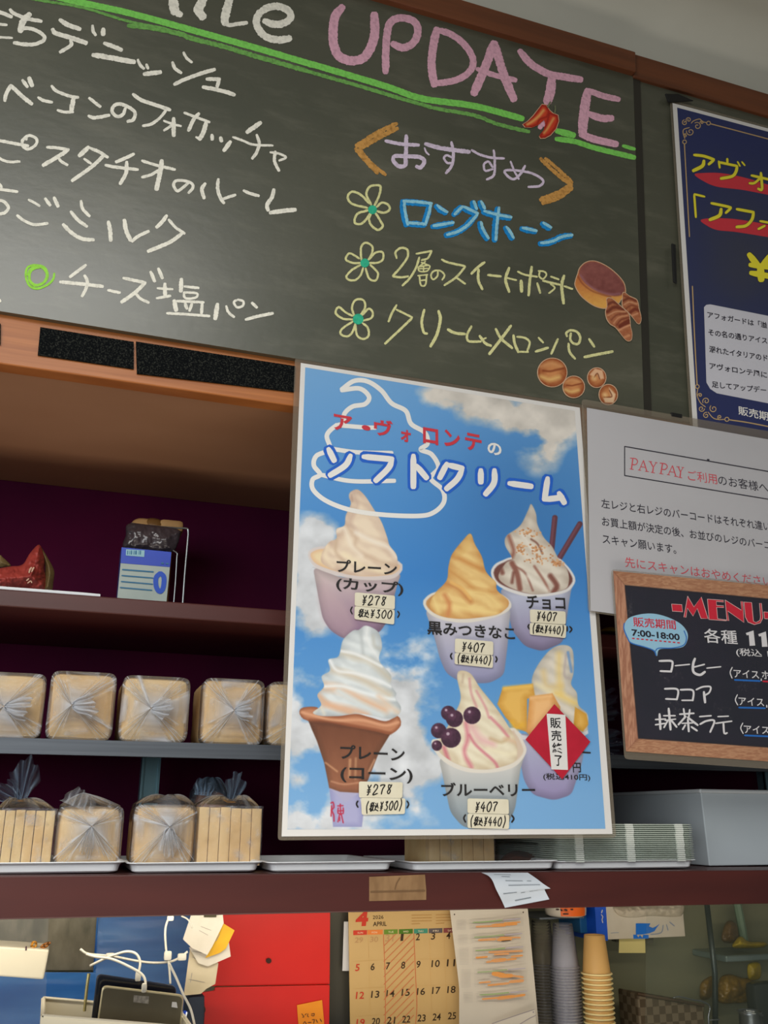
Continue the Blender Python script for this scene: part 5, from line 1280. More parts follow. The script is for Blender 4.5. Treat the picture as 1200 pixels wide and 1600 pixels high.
# stack of empty trays
GS = 'empty trays nested in the stack right of the ice cream poster'
LID = mat('greenish_white_tray', (196, 206, 196), 0.4, (180, 190, 178), scale=10)
y_s = 0.030; xs0, xs1 = X_(872, 1350, y_s), X_(1092, 1350, y_s)
base = tray('white tray at the bottom of the tray stack, right of the ice cream poster', 866, 1092, 1348, 1362, y_s, 0.26, None)
zst0 = Z_(990, 1346.5, y_s); zst1 = Z_(990, 1287, y_s); NS = 19; pitch = (zst1 - zst0) / NS
def nested_tray():
    mb = MB(); x0, x1, yb = xs0, xs1, y_s; d = .25; rr = .014
    def ring(ix, z, rib=0.0):
        out = []; a0, a1, b0, b1 = x0 + ix, x1 - ix, yb + ix, yb + d - ix
        for cx_, cy_, s in ((a1-rr, b0+rr, -90), (a1-rr, b1-rr, 0), (a0+rr, b1-rr, 90), (a0+rr, b0+rr, 180)):
            for k_ in range(5): an = math.radians(s + 90*k_/4); out.append((cx_ + rr*math.cos(an), cy_ + rr*math.sin(an), z))
        return out
    h = pitch; R_ = [ring(.004, 0), ring(.0032, h*.34), ring(.0, h*.42), ring(.0, h*.72), ring(.0034, h*.80), ring(.010, h*.72), ring(.012, h*.1)]
    n = len(R_[0])
    for q in R_: mb.v += q
    mb.f = [(i*n+j, i*n+(j+1) % n, (i+1)*n+(j+1) % n, (i+1)*n+j) for i in range(len(R_)-1) for j in range(n)] + [tuple(range(n-1, -1, -1)), tuple((len(R_)-1)*n + j for j in range(n))]
    return mb
src = nested_tray().build('tray', LID, label='thin empty tray nested in the tall stack right of the ice cream poster', cat='tray', group=GS)
bz = src.location.z
tabs = []
for px in (905, 985, 1063):
    x = X_(px, 1320, y_s); tb = MB().box((x - .007, y_s - .0012, pitch*.05), (x + .007, y_s + .003, pitch*.85)).build('tab', mat('tab_plastic', (216, 222, 214), 0.4), None)
    tl_ = tb.location.copy(); tb.parent = src; tb.location = tl_ - src.location; tabs.append(tb)
src.location.z = bz + zst0
for i in range(1, NS):
    o = src.copy(); COL.objects.link(o); o.location.z = bz + zst0 + pitch * i; o.location.x += RNG.uniform(-.0008, .0008)
    for tb in tabs: c = tb.copy(); COL.objects.link(c); c.parent = o
# large white container
bxm = mat('milky_white_plastic', (196, 206, 212), 0.42, (188, 198, 206), scale=4, sub=0.0)
y_b = 0.10; t = thing('storage_box', 'large milky white plastic box right of the tray stack on the lower shelf', 'box', at(1200, 1350, y_b))
xa, xb = X_(1101, 1300, y_b), X_(1101, 1300, y_b) + .34; zbx = ztop(xa) + 0.0008; ztx = Z_(1095, 1236, y_b); mb = MB(); tp = .012; dB = .36
o_ = [(xa, y_b), (xb, y_b), (xb, y_b + dB), (xa, y_b + dB)]
lo = [(xa + tp, y_b + tp, zbx), (xb - tp, y_b + tp, zbx), (xb - tp, y_b + dB - tp, zbx), (xa + tp, y_b + dB - tp, zbx)]; hi_ = [(x, y, ztx) for x, y in o_]
il = [(xa + .004, y_b + .004, ztx), (xb - .004, y_b + .004, ztx), (xb - .004, y_b + dB - .004, ztx), (xa + .004, y_b + dB - .004, ztx)]; ib = [(x, y, zbx + .004) for x, y in [(xa + tp + .004, y_b + tp + .004), (xb - tp - .004, y_b + tp + .004), (xb - tp - .004, y_b + dB - tp - .004), (xa + tp + .004, y_b + dB - tp - .004)]]
mb.add(lo + hi_ + il + ib, [(0, 3, 2, 1)] + [(i, (i+1) % 4, 4 + (i+1) % 4, 4 + i) for i in range(4)] + [(4+i, 4+(i+1) % 4, 8+(i+1) % 4, 8+i) for i in range(4)] + [(8+i, 8+(i+1) % 4, 12+(i+1) % 4, 12+i) for i in range(4)] + [(12, 13, 14, 15)])
mb.build('body', bxm, t, bevel=.004, seg=3)
mb = MB()
for q0, q1 in zip(o_, o_[1:] + o_[:1]): mb.tube([(q0[0], q0[1], ztx), (q1[0], q1[1], ztx)], .0035, 8)
mb.build('rim', mat('milky_rim', (216, 222, 226), 0.4), t)
# tape patch and receipt on the front edge
mb = MB(); fill(mb, FRONT, pts('577,1370 664,1366.5 666,1390 666,1406 577,1408'), 0.0010, 0.0009)
tp_ = mb.build('tape_patch', mat('brown_packing_tape', (150, 118, 84), 0.3, (128, 98, 68), scale=60, stretch=(1, 1, .4), coat=.3), label='patch of brown packing tape on the front edge of the lower shelf', cat='tape')
mb = MB(); strokes(mb, FRONT, (0, 0, 1), '2: 579,1394 664,1392;1.6: 617,1390 620,1380 625,1372', 0.0016); mb.build('crease', mat('tape_fold', (112, 84, 58), 0.35), tp_)
rc = thing('receipt', 'white receipt slip hanging over the front edge of the lower shelf', 'receipt', at(800, 1385, -.004)); rp = mat('receipt_paper', (204, 212, 222), 0.6, (196, 204, 214), scale=8)
RZ = (750, 1350, 9.2308)
def rsheet():
    L = smooth(pts('20,125 120,170 180,240 230,360 300,500 360,632', RZ), step=1.0); R_ = smooth(pts('690,125 800,200 920,290 1020,355', RZ), step=1.0)
    R2 = np.vstack([R_, np.array(pts('925,362 960,430 1000,510', RZ))]); n = 24; P = np.zeros((n, 12, 3))
    def samp(q, s): d = np.r_[0, np.cumsum(np.linalg.norm(np.diff(q, axis=0), axis=1))]; return np.array([np.interp(s*d[-1], d, q[:, 0]), np.interp(s*d[-1], d, q[:, 1])])
    for i in range(n):
        s = i/(n-1); a, b = samp(L, s), samp(R2, s)
        for j in range(12):
            u = j/11; q = a*(1-u) + b*u; P[i, j] = at(q[0], q[1], -0.0022 - 0.010*math.sin(math.pi*min(1, s*1.1))*(1 - .4*u))
    return P
RP = rsheet(); MB().grid(RP).build('slip', rp, rc, smooth=True)
mb = MB()
for (i, j0, j1) in ((2, 2, 6), (4, 3, 5), (7, 3, 7), (7, 8, 9), (10, 3, 10), (15, 1, 4), (16, 5, 6), (16, 7, 9), (20, 3, 7)):
    a, b, c, d = RP[i, j0], RP[i, j1], RP[i + 1, j1], RP[i + 1, j0]; up = np.array([0, -.0006, 0]); mb.quad(a + up, b + up, b + (c - b) * .45 + up, a + (d - a) * .45 + up)
mb.build('faint_print', mat('receipt_print', (120, 128, 136), 0.7), rc, label='faint grey printed lines')

# ------------------------------------------------------------------ things on the upper shelf
zu = Z_(0, 920, ys1) + .0006
mb = MB(); x0, x1 = X_(-60, 922, ys1 + .012), X_(158, 930, ys1 + .012)
rblock((x0, ys1 + .012, zu), (x1, ys1 + .26, zu + .0075), .0036, 8).build('tray', TRAY, label='flat white tray under the red bag on the upper shelf', cat='tray', smooth=True)
zu2 = zu + .008
RB = (0, 840, 8.5714)
t = thing('snack_bag', 'crumpled red bag with a pale side lying on the upper shelf at far left', 'bag', at(40, 915, ys1 + .08))
puff(pts('-200,430 0,410 140,385 300,360 400,210 515,95 575,180 600,330 590,420 620,560 600,708 300,690 -200,670', RB), ys1 + .08, .045, 1.3, .016, 6, .6, 5, .5).build('red_pouch', mat('red_foil', (172, 66, 56), 0.55, (140, 46, 40), scale=30, bump=.12, bscale=50), t, smooth=True)
puff(pts('520,95 575,160 640,270 705,390 728,470 715,600 690,712 560,705 600,480 590,300', RB), ys1 + .085, .02, 1.0, .006, 6, .6, 6, .8).build('side_panel', mat('olive_paper', (128, 108, 66), 0.5, (110, 92, 56), scale=30), t, label='pale olive side panel', smooth=True)
puff(pts('0,235 30,255 150,375 90,392 0,400 -60,330', RB), ys1 + .12, .01, 1.0, .003, 6, .6, 7, .8).build('back_flap', mat('olive_paper', (128, 108, 66), 0.5), t, label='olive flap behind the red side', smooth=True)
mb = MB(); strokes(mb, YP(ys1 + .036), RB, '22: 390,470 400,430 420,400;20: 425,460 440,420 455,400;18: 355,575 385,550;16: 370,610 410,580 425,605', 0); mb.build('printed_marks', mat('bag_print', (196, 160, 130), 0.5), t, label='small pale printed marks')
UZ = (170, 790, 8.5714)
yp = ys1 + .07; PK = YP(yp)
t = thing('napkin_pack', 'blue and white pack with a large 0, in a wire stand on the upper shelf', 'pack', at(222, 938, yp + .02))
fb = pts('170,555 838,622 772,1290 112,1246', UZ); mb = MB(); fill(mb, PK, fb, 0.0, 0.035); mb.build('pack', mat('pack_side', (40, 60, 120), 0.45), t, bevel=.002)
mb = MB(); fill(mb, PK, pts('158,772 818,826 772,1290 112,1246', UZ), .0010, .0006); lp = mb.build('label', mat('pack_label', (178, 190, 182), 0.5, (164, 178, 172), scale=12), t, label='pale label with four lines and a large 0')
mb = MB(); fill(mb, PK, pts('172,558 838,622 820,824 159,770', UZ), .0010, .0006); mb.build('blue_band', mat('pack_blue', (22, 66, 190), 0.4), t, label='bright blue band')
mb = MB(); strokes(mb, PK, UZ, '20: 180,856 598,888;18: 172,936 592,970;18: 165,1016 588,1052;18: 150,1096 578,1134', .0018); mb.build('printed_lines', mat('pack_teal', (36, 110, 150), 0.5), lp, label='teal lines')
mb = MB(); strokes(mb, PK, UZ, '66: 690,905 636,960 630,1050 650,1120 685,1150 720,1120 738,1040 735,950 690,905', .0018, taper=(.95, .95)); mb.build('numeral', mat('pack_numeral', (20, 80, 196), 0.5), lp, label='large blue 0')
mb = MB(); fill(mb, PK, pts('232,585 480,600 474,688 228,668', UZ), .0018); bc = mb.build('barcode_panel', mat('barcode_panel', (150, 196, 208), 0.5), t, label='pale barcode panel')
mb = MB(); strokes(mb, PK, UZ, ';'.join('%d: %d,%d %d,%d' % (w_, 255 + k_, 600, 252 + k_, 655) for k_, w_ in zip((0, 28, 50, 84, 110, 150, 170), (12, 8, 16, 10, 22, 8, 14))) + ';24: 700,770 735,772;20: 765,776 800,778', .0022, flat=True); mb.build('bars', mat('pack_teal', (36, 110, 150), 0.5), bc)
puff(pts('260,245 560,262 930,320 955,400 915,540 840,622 520,600 200,570 225,400', UZ), yp + .012, .016, 1.2, .008, 10, .5, 9, .4).build('dark_pouch', mat('dark_film', (62, 54, 58), 0.28, (44, 40, 46), scale=14, coat=.4), t, label='dark glossy upper part', smooth=True)
t = thing('cardboard_box', 'beige cardboard box with a brown tape strip behind the blue pack on the upper shelf', 'box', at(230, 930, ys1 + .16))
yq = ys1 + .15; x0, x1 = X_(195, 900, yq), X_(268, 900, yq); rblock((x0, yq, zu), (x1, yq + .12, Z_(235, 806, yq)), .022, 12).build('carton', mat('cardboard', (190, 150, 96), 0.7, (172, 132, 82), scale=12), t, smooth=True)
xf = X_(289, 815, yq); rblock((x1 - .03, yq, Z_(280, 832, yq)), (xf, yq + .12, Z_(280, 811, yq)), .010, 8).build('flap', mat('cardboard', (190, 150, 96), 0.7), t, label='cardboard flap at the upper right', smooth=True)
xm0, xm1 = X_(222, 810, yq), X_(262, 810, yq); zc = Z_(235, 806, yq); rblock((xm0, yq - .0012, zc - .03), (xm1, yq + .121, zc + .0012), .020, 10).build('tape_strip', mat('box_tape', (120, 86, 44), 0.4), t, label='brown tape over the top', smooth=True)
t = thing('wire_stand', 'chrome wire stand round the blue pack on the upper shelf', 'stand', at(285, 938, yp)); CHR = mat('chrome_wire', (150, 156, 158), 0.3, metal=0.9)
def wire(P_, Ys, r): return MB().tube([at(x, y, yy) for (x, y), yy in zip(smooth(P_, step=2), np.linspace(Ys[0], Ys[1], len(smooth(P_, step=2))))], r, 8)
def down(P_, y, r):
    q = smooth(P_, step=2); pts3 = [at(a, b, y) for a, b in q]; pts3[-1][2] = zu; return MB().tube(pts3, r, 8)
down(pts('300,240 560,272 900,300 1030,305 1064,345 1050,560 1020,900 992,1296', UZ), yp + .02, .0018).build('hoop', CHR, t)
down(pts('860,600 915,640 912,700 895,1000 872,1288', UZ), yp + .004, .0013).build('hoop', CHR, t)
down(pts('300,240 250,380 215,560 180,760 140,1010 112,1246', UZ), yp + .03, .0014).build('leg', CHR, t)

# ================================================================== the kitchen seen below the lower shelf
def quad_slab(mb, pl, q, lift, th): fill(mb, pl, q, lift, th); return mb
WT = 1.00
def base_px(px, y):
    lo, hi = 1500.0, 2600.0
    for _ in range(40):
        m = (lo + hi) / 2
        if at(px, m, y)[2] > WT + .0006: lo = m
        else: hi = m
    return (px, hi)
MB().box((X0, 0.30, WT - .03), (X1, YW - .001, WT)).build('worktop', mat('steel_worktop', (150, 152, 150), .35, metal=.8), label='steel worktop below the shelves', cat='worktop')
# wall linings
KS = YP(YW - .012)
mb = MB(); fill(mb, KS, [(-160, 1380), (157, 1380), (150, 1516), (-160, 1516)], 0, .010)
mb.build('metal_sheet', mat('mottled_steel', (168, 160, 140), 0.32, (112, 108, 92), scale=16, stretch=(1.4, 1, .7), metal=.45, detail=8, rvar=.1), label='mottled grey steel wall panel above the blue sheet at far left', cat='panel')
mb = MB(); GX, GZ = np.meshgrid(np.linspace(-180, 300, 60), np.linspace(1400, 1625, 44)); P = np.zeros(GX.shape + (3,))
for i in range(GX.shape[0]):
    for j in range(GX.shape[1]):
        zf = GZ[i, j]; up = GX[i, j] < 150
        y = YW - .016 - .012 * float(fbm(np.array(GX[i, j] / 160), np.array(zf / 20), 3, 3)) + (.0 if not up else .0)
        P[i, j] = at(GX[i, j], max(zf, 1519.0) if up else zf, y)
mb.grid(P); mb.build('blue_sheet', mat('blue_plastic_sheet', (74, 146, 224), 0.34, (44, 112, 198), scale=5, stretch=(.6, 1, 4), bump=.1, bscale=20), label='wrinkled blue plastic sheet on the kitchen wall behind the cables', cat='sheet', smooth=True)
ACR = film_mat('acrylic', (205, 214, 222), 0.07, .06, .1); ye = 0.56
mb = MB(); fill(mb, YP(ye), [(-140, 1400), (77, 1400), (67, 1700), (-140, 1700)], 0, .003)
mb.build('acrylic_screen', ACR, label='clear acrylic screen at far left, its edge a thin pale line', cat='screen')
mb = MB(); fill(mb, YP(ye + .06), [(155, 1400), (330, 1400), (330, 1700), (142, 1700)], 0, .003)
mb.build('acrylic_screen', ACR, label='clear acrylic screen behind the charging cables', cat='screen')
# white box with hair ties
t = thing('white_box', 'cream white plastic box with orange bands lying on its top edge at far left', 'box', at(10, 1500, .50))
pl = YP(.50); q = [(-160, 1468), (77, 1484), (68, 1531), (-160, 1514)]
v = [pl.at(*p) for p in q]; bk = [a + np.array([0, .055, 0.004]) for a in v]
mb = MB(); mb.add(v[::-1] + bk[::-1], [(0, 1, 2, 3), (7, 6, 5, 4), (0, 4, 5, 1), (1, 5, 6, 2), (2, 6, 7, 3), (3, 7, 4, 0)]); mb.build('body', mat('cream_plastic', (214, 207, 186), .4), t, bevel=.003)
mb = MB(); mb.tube([at(41, 1479, .503), at(40.5, 1485, .499)], .0012, 8); mb.build('dark_screw', mat('dark_pin', (60, 30, 50), .4), t, label='small dark pin')
def band(pts_, r, label, c, nm):
    mb = MB(); q = smooth(pts_, step=1); mb.tube([at(a, b, .512 + .004*math.sin(i)) for i, (a, b) in enumerate(q)], r, 7); mb.build('hair_tie', mat(nm, c, .5, tuple(int(x*.6) for x in c), scale=200), label=label, cat='hair tie', smooth=True)
band([(49, 1481), (51, 1473), (56, 1473), (55, 1479), (50, 1481)], .0022, 'orange elastic band on the white box at far left, left one', (206, 140, 36), 'orange_elastic')
band([(63, 1482), (67, 1477), (73, 1474), (78, 1473.5), (70, 1480), (65, 1482)], .0020, 'dark and orange elastic band on the right corner of the white box', (170, 104, 30), 'brown_elastic')
# tray holder and devices
t = thing('letter_tray', 'cream plastic tray with the tablets standing in it at the lower left', 'tray', at(100, 1590, .34)); CRM = mat('cream_plastic', (214, 207, 186), .4)
def obox(front, y, d, mb, th=.004):
    """open topped box: front face quad TL TR BR BL in photograph pixels"""
    pl = YP(y); TL, TR, BR, BL = [pl.at(*p) for p in front]; D_ = np.array([0, d, 0.0])
    for a, b, c, e in ((TL, TR, BR, BL), (TL + D_, TR + D_, BR + D_, BL + D_), (TL, TL + D_, BL + D_, BL), (TR, TR + D_, BR + D_, BR), (BL, BR, BR + D_, BL + D_)):
        n = np.cross(b - a, e - a); n = n / np.linalg.norm(n); mb.slab([a, b, c, e], -n, th)
    for p0, p1 in ((TL, TR), (TR, TR + D_), (TL + D_, TR + D_), (TL, TL + D_)): mb.tube([p0, p1], .0024, 8)
mb = MB(); obox([(68, 1587), (300, 1606), base_px(288, .30), base_px(54, .30)], .30, .15, mb); mb.build('body', CRM, t)
q = smooth([(139, 1521), (136, 1540), (132, 1580)], step=2); mb = MB(); mb.tube([at(a, b, .44) for a, b in q], .0026, 8); mb.build('gilt_rod', mat('gilt_metal', (206, 196, 140), .25, metal=.8), t, label='pale gilt upright rod')
def device(name, label, q, y, th, face, back, cat):
    t = thing(name, label, cat, at(*np.mean(np.array(q), 0), y)); pl = YP(y); mb = MB(); fill(mb, pl, rounded(q, 9, 6), 0, th); mb.build('body', back, t, bevel=.0015); qq = np.array(q); c = qq.mean(0); inn = [tuple(p + (c - p) * .035) for p in qq]
    mb = MB(); fill(mb, pl, rounded(inn, 8, 6), .0004, .0003); mb.build('face', face, t); return t, pl
BLK = mat('black_glass', (14, 18, 30), .12, (20, 24, 36), scale=4, coat=.5)
device('tablet', 'black tablet standing at the back of the cream tray', [(152, 1522), (276, 1541), (262, 1700), (132, 1680)], .405, .010, BLK, mat('tablet_edge', (24, 28, 40), .3), 'tablet')
t, pl = device('tablet', 'olive grey tablet with a pale rim at the front of the cream tray', [(160, 1540), (288, 1555), (270, 1720), (138, 1700)], .37, .009, mat('olive_metal', (112, 106, 88), .36, (96, 90, 72), scale=8, rvar=.05, metal=.35), mat('pale_rim', (206, 196, 160), .3, metal=.5), 'tablet')
mb = MB(); fill(mb, pl, [(209, 1555), (233, 1557), (232, 1568.5), (208.5, 1566)], .0012, .0004); st_ = mb.build('sticker', mat('grey_sticker', (168, 162, 150), .5, (120, 116, 108), scale=160), t, label='small grey sticker')
mb = MB(); fill(mb, pl, [(269, 1565.5), (276, 1566), (277.5, 1575), (268, 1573.5)], .0012, .0004); mb.build('sticker', PAPER, t, label='small white sticker')
# charging cables
CW = mat('white_cable', (222, 218, 204), .4); CT = (120, 1430, 5.4545)
def cable(label, path, y, r, plugs=(), y2=None):
    q = smooth(pts(path, CT), step=2); n = len(q); ys_ = np.linspace(y, y2 if y2 is not None else y, n); P = [at(a, b, yy) for (a, b), yy in zip(q, ys_)]
    t = thing('cable', label, 'cable', P[n // 2], 'white charging cables above the tablets'); MB().tube(P, r, 8).build('cord', CW, t, smooth=True)
    for a, b, w, h in plugs:
        c = at(CT[0] + a / CT[2], CT[1] + b / CT[2], y2 if y2 is not None else y); w2, h2 = w / CT[2] * .00062, h / CT[2] * .00062; rblock(c - np.array([w2, .004, h2]), c + np.array([w2, .004, h2]), min(w2, h2, .004) * .6, 5).build('plug', CW, t, smooth=True)
cable('white cable hanging from the shelf down to the right side of the tablets', '800,-20 755,120 765,330 785,420 797,585', .44, .0019, [(798, 25, 50, 40), (775, 345, 56, 64)])
cable('white cable sweeping down to the plug in the olive grey tablet', '82,330 150,352 300,375 450,440 550,500 584,560 578,640', .42, .0021, [(574, 620, 36, 60)], .366)
cable('white cable looping over to the plug in the black tablet', '112,432 250,365 330,335 430,310 505,330 540,400 524,500', .43, .0021, [(522, 520, 40, 66)], .40)
cable('grey white cable running flat across to a clip at the papers', '30,288 100,330 300,350 500,388 650,406 800,395 890,352 945,310', .45, .0020, [(896, 356, 66, 50), (285, 338, 60, 26)])
cable('white cable falling past the right edge of the olive grey tablet', '788,412 850,540 910,680 970,800 1004,935', .35, .0019)
cable('thin grey cable curving behind the top of the papers', '890,5 950,40 985,110', .46, .0014)
# papers on a clip
PPR = mat('note_paper', (226, 220, 206), .7, (214, 206, 190), scale=20); QT = (250, 1400, 4.0)
def leaf(label, q, y, m, lines=None, cat='paper', name='note_paper', curl=.004, group='notes clipped together beside the red board'):
    p = pts(q, QT); t = thing(name, label, cat, at(*np.mean(np.array(p), 0), y), group); pl = YP(y); mb = MB(); fill(mb, pl, p, 0, .0006); mb.build('sheet', m, t)
    if lines: mb = MB(); strokes(mb, pl, QT, lines, .0008); mb.build('faint_writing', mat('faint_ink', (168, 160, 150), .7), t, label='faint grey writing')
leaf('long cream note at the bottom of the clipped papers', '190,310 300,380 365,420 345,550 290,580 255,612 148,622', .500, mat('note_cream', (214, 200, 170), .7, (200, 186, 154), scale=20), '4: 200,380 230,395;4: 200,480 190,540;3: 180,520 280,540')
leaf('white note with a torn lower edge below the yellow note', '180,320 300,350 430,285 442,378 300,440 240,420', .494, PPR, '3: 200,345 260,355')
leaf('yellow sticky note sticking out of the clipped papers', '398,172 466,215 412,328 372,357 283,388 325,310', .488, mat('yellow_note', (232, 184, 36), .6, (222, 168, 28), scale=30), '4: 350,280 372,240')
leaf('large white note at the front of the clipped papers', '195,115 392,112 398,170 330,310 295,370 200,325 143,270', .482, PPR, '3: 255,190 320,215;3: 245,215 300,245')
mb = MB(); fill(mb, YP(.478), pts('272,60 356,60 352,133 276,133', QT), 0, .006); mb.build('paper_clip', mat('dark_clip', (90, 84, 64), .3, metal=.6), label='dark bulldog clip holding the notes under the shelf', cat='clip')
# red boards
RDM = mat('red_vinyl', (214, 26, 14), .45, (200, 18, 10), scale=5, bump=.05, bscale=60)
t = thing('red_board', 'bright red vinyl board folded across, between the notes and the calendar', 'board', at(430, 1510, .58)); pl = YP(.58)
mb = MB(); fill(mb, pl, pts('330,40 1065,40 1061,553 300,566', QT), 0, .006); mb.build('upper_panel', RDM, t, bevel=.001)
mb = MB(); fill(mb, YP(.574), pts('345,572 1061,557 1055,1100 248,1100 258,605 340,592', QT), 0, .006); mb.build('lower_panel', RDM, t, bevel=.001)
mb = MB(); fill(mb, pl, circ(*pts('680,405', QT)[0], 4.2), .003, .003); mb.build('screw', mat('dark_screw', (70, 40, 32), .4, metal=.5), t)
mb = MB(); fill(mb, YP(.56), circ(*pts('250,712', QT)[0], 9.2), 0, .012); mb.build('round_knob', mat('dark_knob', (62, 50, 38), .4), label='dark round knob at the left edge of the red board', cat='knob', bevel=.002)
rblock(np.array([at(290, 1600, .50)[0], .50, WT + .001]), at(312, 1556, .50) + np.array([.012, .05, 0]), .008, 7).build('dark_pouch', mat('navy_cloth', (30, 40, 58), .7), label='dark navy pouch between the tablets and the red board', cat='pouch', smooth=True)
t = thing('pen', 'blue pen leaning beside the olive grey tablet', 'pen', at(285, 1595, .40)); MB().tube([at(279, 1606, .40), at(290, 1580, .41)], .0032, 8).build('barrel', mat('pen_blue', (30, 70, 190), .3), t, smooth=True); MB().tube([at(288, 1600, .395), at(292, 1582, .405)], .0016, 6).build('clip', mat('pen_silver', (190, 200, 220), .2, metal=.6), t)
t = thing('sticky_note', 'orange sticky note on the lower right of the red board', 'note', at(486, 1580, .572)); mb = MB(); fill(mb, YP(.572), pts('856,682 1013,650 1045,1000 880,1000', QT), 0, .0006); mb.build('sheet', mat('orange_note', (236, 146, 18), .6, (228, 132, 14), scale=20), t)
mb = MB(); strokes(mb, YP(.572), QT, '5: 885,735 900,755 890,758;5: 905,745 915,735;5: 925,735 922,752 930,755;5: 945,738 965,735 960,750 945,745;6: 895,800 905,785 915,800;6: 925,790 945,790;6: 950,775 965,772 960,795;6: 975,772 985,790;6: 1000,768 1010,785', .0008); mb.build('pen_writing', mat('brown_pen', (110, 60, 12), .6), t, label='brown pen writing')
# dark steel strip, sheet and calendar
mb = MB(); fill(mb, YP(.62), [(512, 1400), (546, 1400), (545, 1800), (509, 1800)], 0, .010); mb.build('steel_strip', mat('dark_steel', (104, 98, 80), .3, (70, 74, 78), scale=4, stretch=(1, 1, .5), metal=.4), label='dark steel strip between the red board and the calendar', cat='strip')
mb = MB(); fill(mb, YP(.606), [(537.5, 1440), (560, 1440), (560, 1517), (535, 1517)], 0, .0008); mb.build('paper_sheet', PAPER, label='white sheet peeping out behind the left edge of the calendar', cat='paper')
CALP = mat('calendar_paper', (206, 170, 112), .7, (198, 162, 102), scale=5); yc = .592; pc = YP(yc); KT = (540, 1420, 6.0)
cal = thing('calendar', 'beige wall calendar for April 2026 hanging below the lower shelf', 'calendar', at(630, 1520, yc))
mb = MB(); fill(mb, pc, [(544, 1400), (722, 1398), (726, 1720), (549, 1720)], 0, .002); mb.build('page', CALP, cal)
cols = [(72, 200, (206, 62, 40)), (205, 348, (230, 130, 60)), (360, 488, (108, 140, 44)), (500, 630, (74, 116, 24)), (640, 770, (66, 140, 116)), (780, 908, (96, 86, 86)), (918, 1050, (140, 70, 70))]
hb = thing  # (header strips are parts of the calendar)
for i, (a, b, c) in enumerate(cols):
    y0 = 203 - i * 3.6; mb = MB(); fill(mb, pc, pts(f'{a},{y0} {b},{y0-4} {b},{y0+40} {a},{y0+44}', KT), .0006); hs_ = mb.build('weekday_bar', ink('cal_%d' % i, c), cal)
    mb = MB(); text(mb, pc, ('SUN', 'MON', 'TUE', 'WED', 'THU', 'FRI', 'SAT')[i], pts(f'{a+40},{y0+31}', KT)[0], pts(f'{a+90},{y0+29}', KT)[0], 2.8, .0009); mb.build('weekday', ink('cal_pale', (236, 216, 180)), hs_)
ck = MB(); cr_ = MB(); cg = MB()
cx = [(90, 128), (240, 272), (380, 420), (530, 568), (670, 708), (812, 850), (948, 990)]
rows = [(320, ['29', '30', '31', '1', '2', '3', '4']), (585, ['5', '6', '7', '8', '9', '10', '11']), (845, ['12', '13', '14', '15', '16', '17', '18']), (1100, ['19', '20', '21', '22', '23', '24', '25'])]
for r_, (yb, days) in enumerate(rows):
    for i, s in enumerate(days):
        x0 = 84 + i * 143 + r_ * 5; wd = 38 if len(s) == 1 else 76; h = 66 - (14 if (r_ == 0 and i < 2) else 0); dy = -i * (6 + r_ * 1.5)
        m_ = cr_ if i == 0 else (cg if r_ == 0 and i in (1, 2) else ck)
        if r_ == 0 and i == 0: m_ = cg
        if s == '1': wd = 26
        text(m_, pc, s, pts(f'{x0},{yb+dy}', KT)[0], pts(f'{x0+wd},{yb+dy-2}', KT)[0], h / 6.0, .0008, bold=.012, shear=.12)
text(ck, pc, '2026', pts('255,97', KT)[0], pts('355,94', KT)[0], 5.6, .0008); text(ck, pc, 'APRIL', pts('258,165', KT)[0], pts('385,160', KT)[0], 7.0, .0008, bold=.01)
ck.build('dates', ink('cal_black', (62, 44, 26)), cal, label='dark dates'); cg.build('dates', ink('cal_faint', (190, 148, 100)), cal, label='faint dates of the month before')
text(cr_, pc, '4', pts('88,166', KT)[0], pts('205,160', KT)[0], 24, .0008, bold=.05, shear=.12); cr_.build('dates', ink('cal_red', (200, 56, 36)), cal, label='red Sunday dates and large 4')
mb = MB()
for x0 in (618, 845):
    for r_ in range(4 if x0 == 618 else 4): strokes(mb, pc, KT, f'9: {x0},{62 + r_*27 - (x0-618)*.02} {x0 + (190 if r_ < 3 else 80)},{58 + r_*27 - (x0-618)*.02}', .0008, flat=True)
mb.build('small_months', ink('cal_small', (188, 146, 86)), cal, label='tiny months at the top')
mb = MB(); strokes(mb, pc, KT, '7: 355,240 372,700 372,1100;7: 640,230 655,600 668,900 655,1100;' + ';'.join(f'7: {max(358, 358)},{y} {min(640, 358 + (y-235)*1.0):.0f},{max(235, y - 290)}' for y in range(350, 1300, 72)), .0007); mb.build('hatching', ink('cal_hatch', (206, 120, 76)), cal, label='red hatching over two columns')
mb = MB(); strokes(mb, pc, KT, '2: 70,495 360,480 1030,465;2: 75,750 370,735 1040,710;2: 80,1010 375,990 1045,965;2: 212,245 235,1080;2: 785,240 810,1080;2: 925,238 950,1080', .0006); mb.build('grid_lines', ink('cal_grid', (204, 164, 100)), cal, label='thin grid lines')
# staff timetable sheet
ysd = .572; pS = YP(ysd); ST = (700, 1420, 8.0)
tt_ = thing('timetable_sheet', 'white timetable sheet with coloured bars taped over the right edge of the calendar', 'paper', at(770, 1500, ysd))
def tsheet():
    n, m = 30, 14; P = np.zeros((n, m, 3))
    for i in range(n):
        v = i/(n-1); y = 1400 + v * 260
        for j in range(m):
            u = j/(m-1); xl = 703 + 14.5 * np.clip((y - 1420)/120, -.2, 1.0); xr = 824.5 + 15 * (y - 1420)/160; x = xl + (xr - xl)*u
            P[i, j] = at(x, y + (3.5 - 7*u)*.6, ysd - .004*math.sin(math.pi*u) - .006*math.sin(3*v)*(1-u)**2)
    return P
TP = tsheet(); MB().grid(TP).build('sheet', mat('timetable_paper', (212, 202, 186), .6, (204, 194, 178), scale=6), tt_, smooth=True)
pT = YP(ysd - .013)
gr = MB(); og = MB(); gy = MB(); pu = MB()
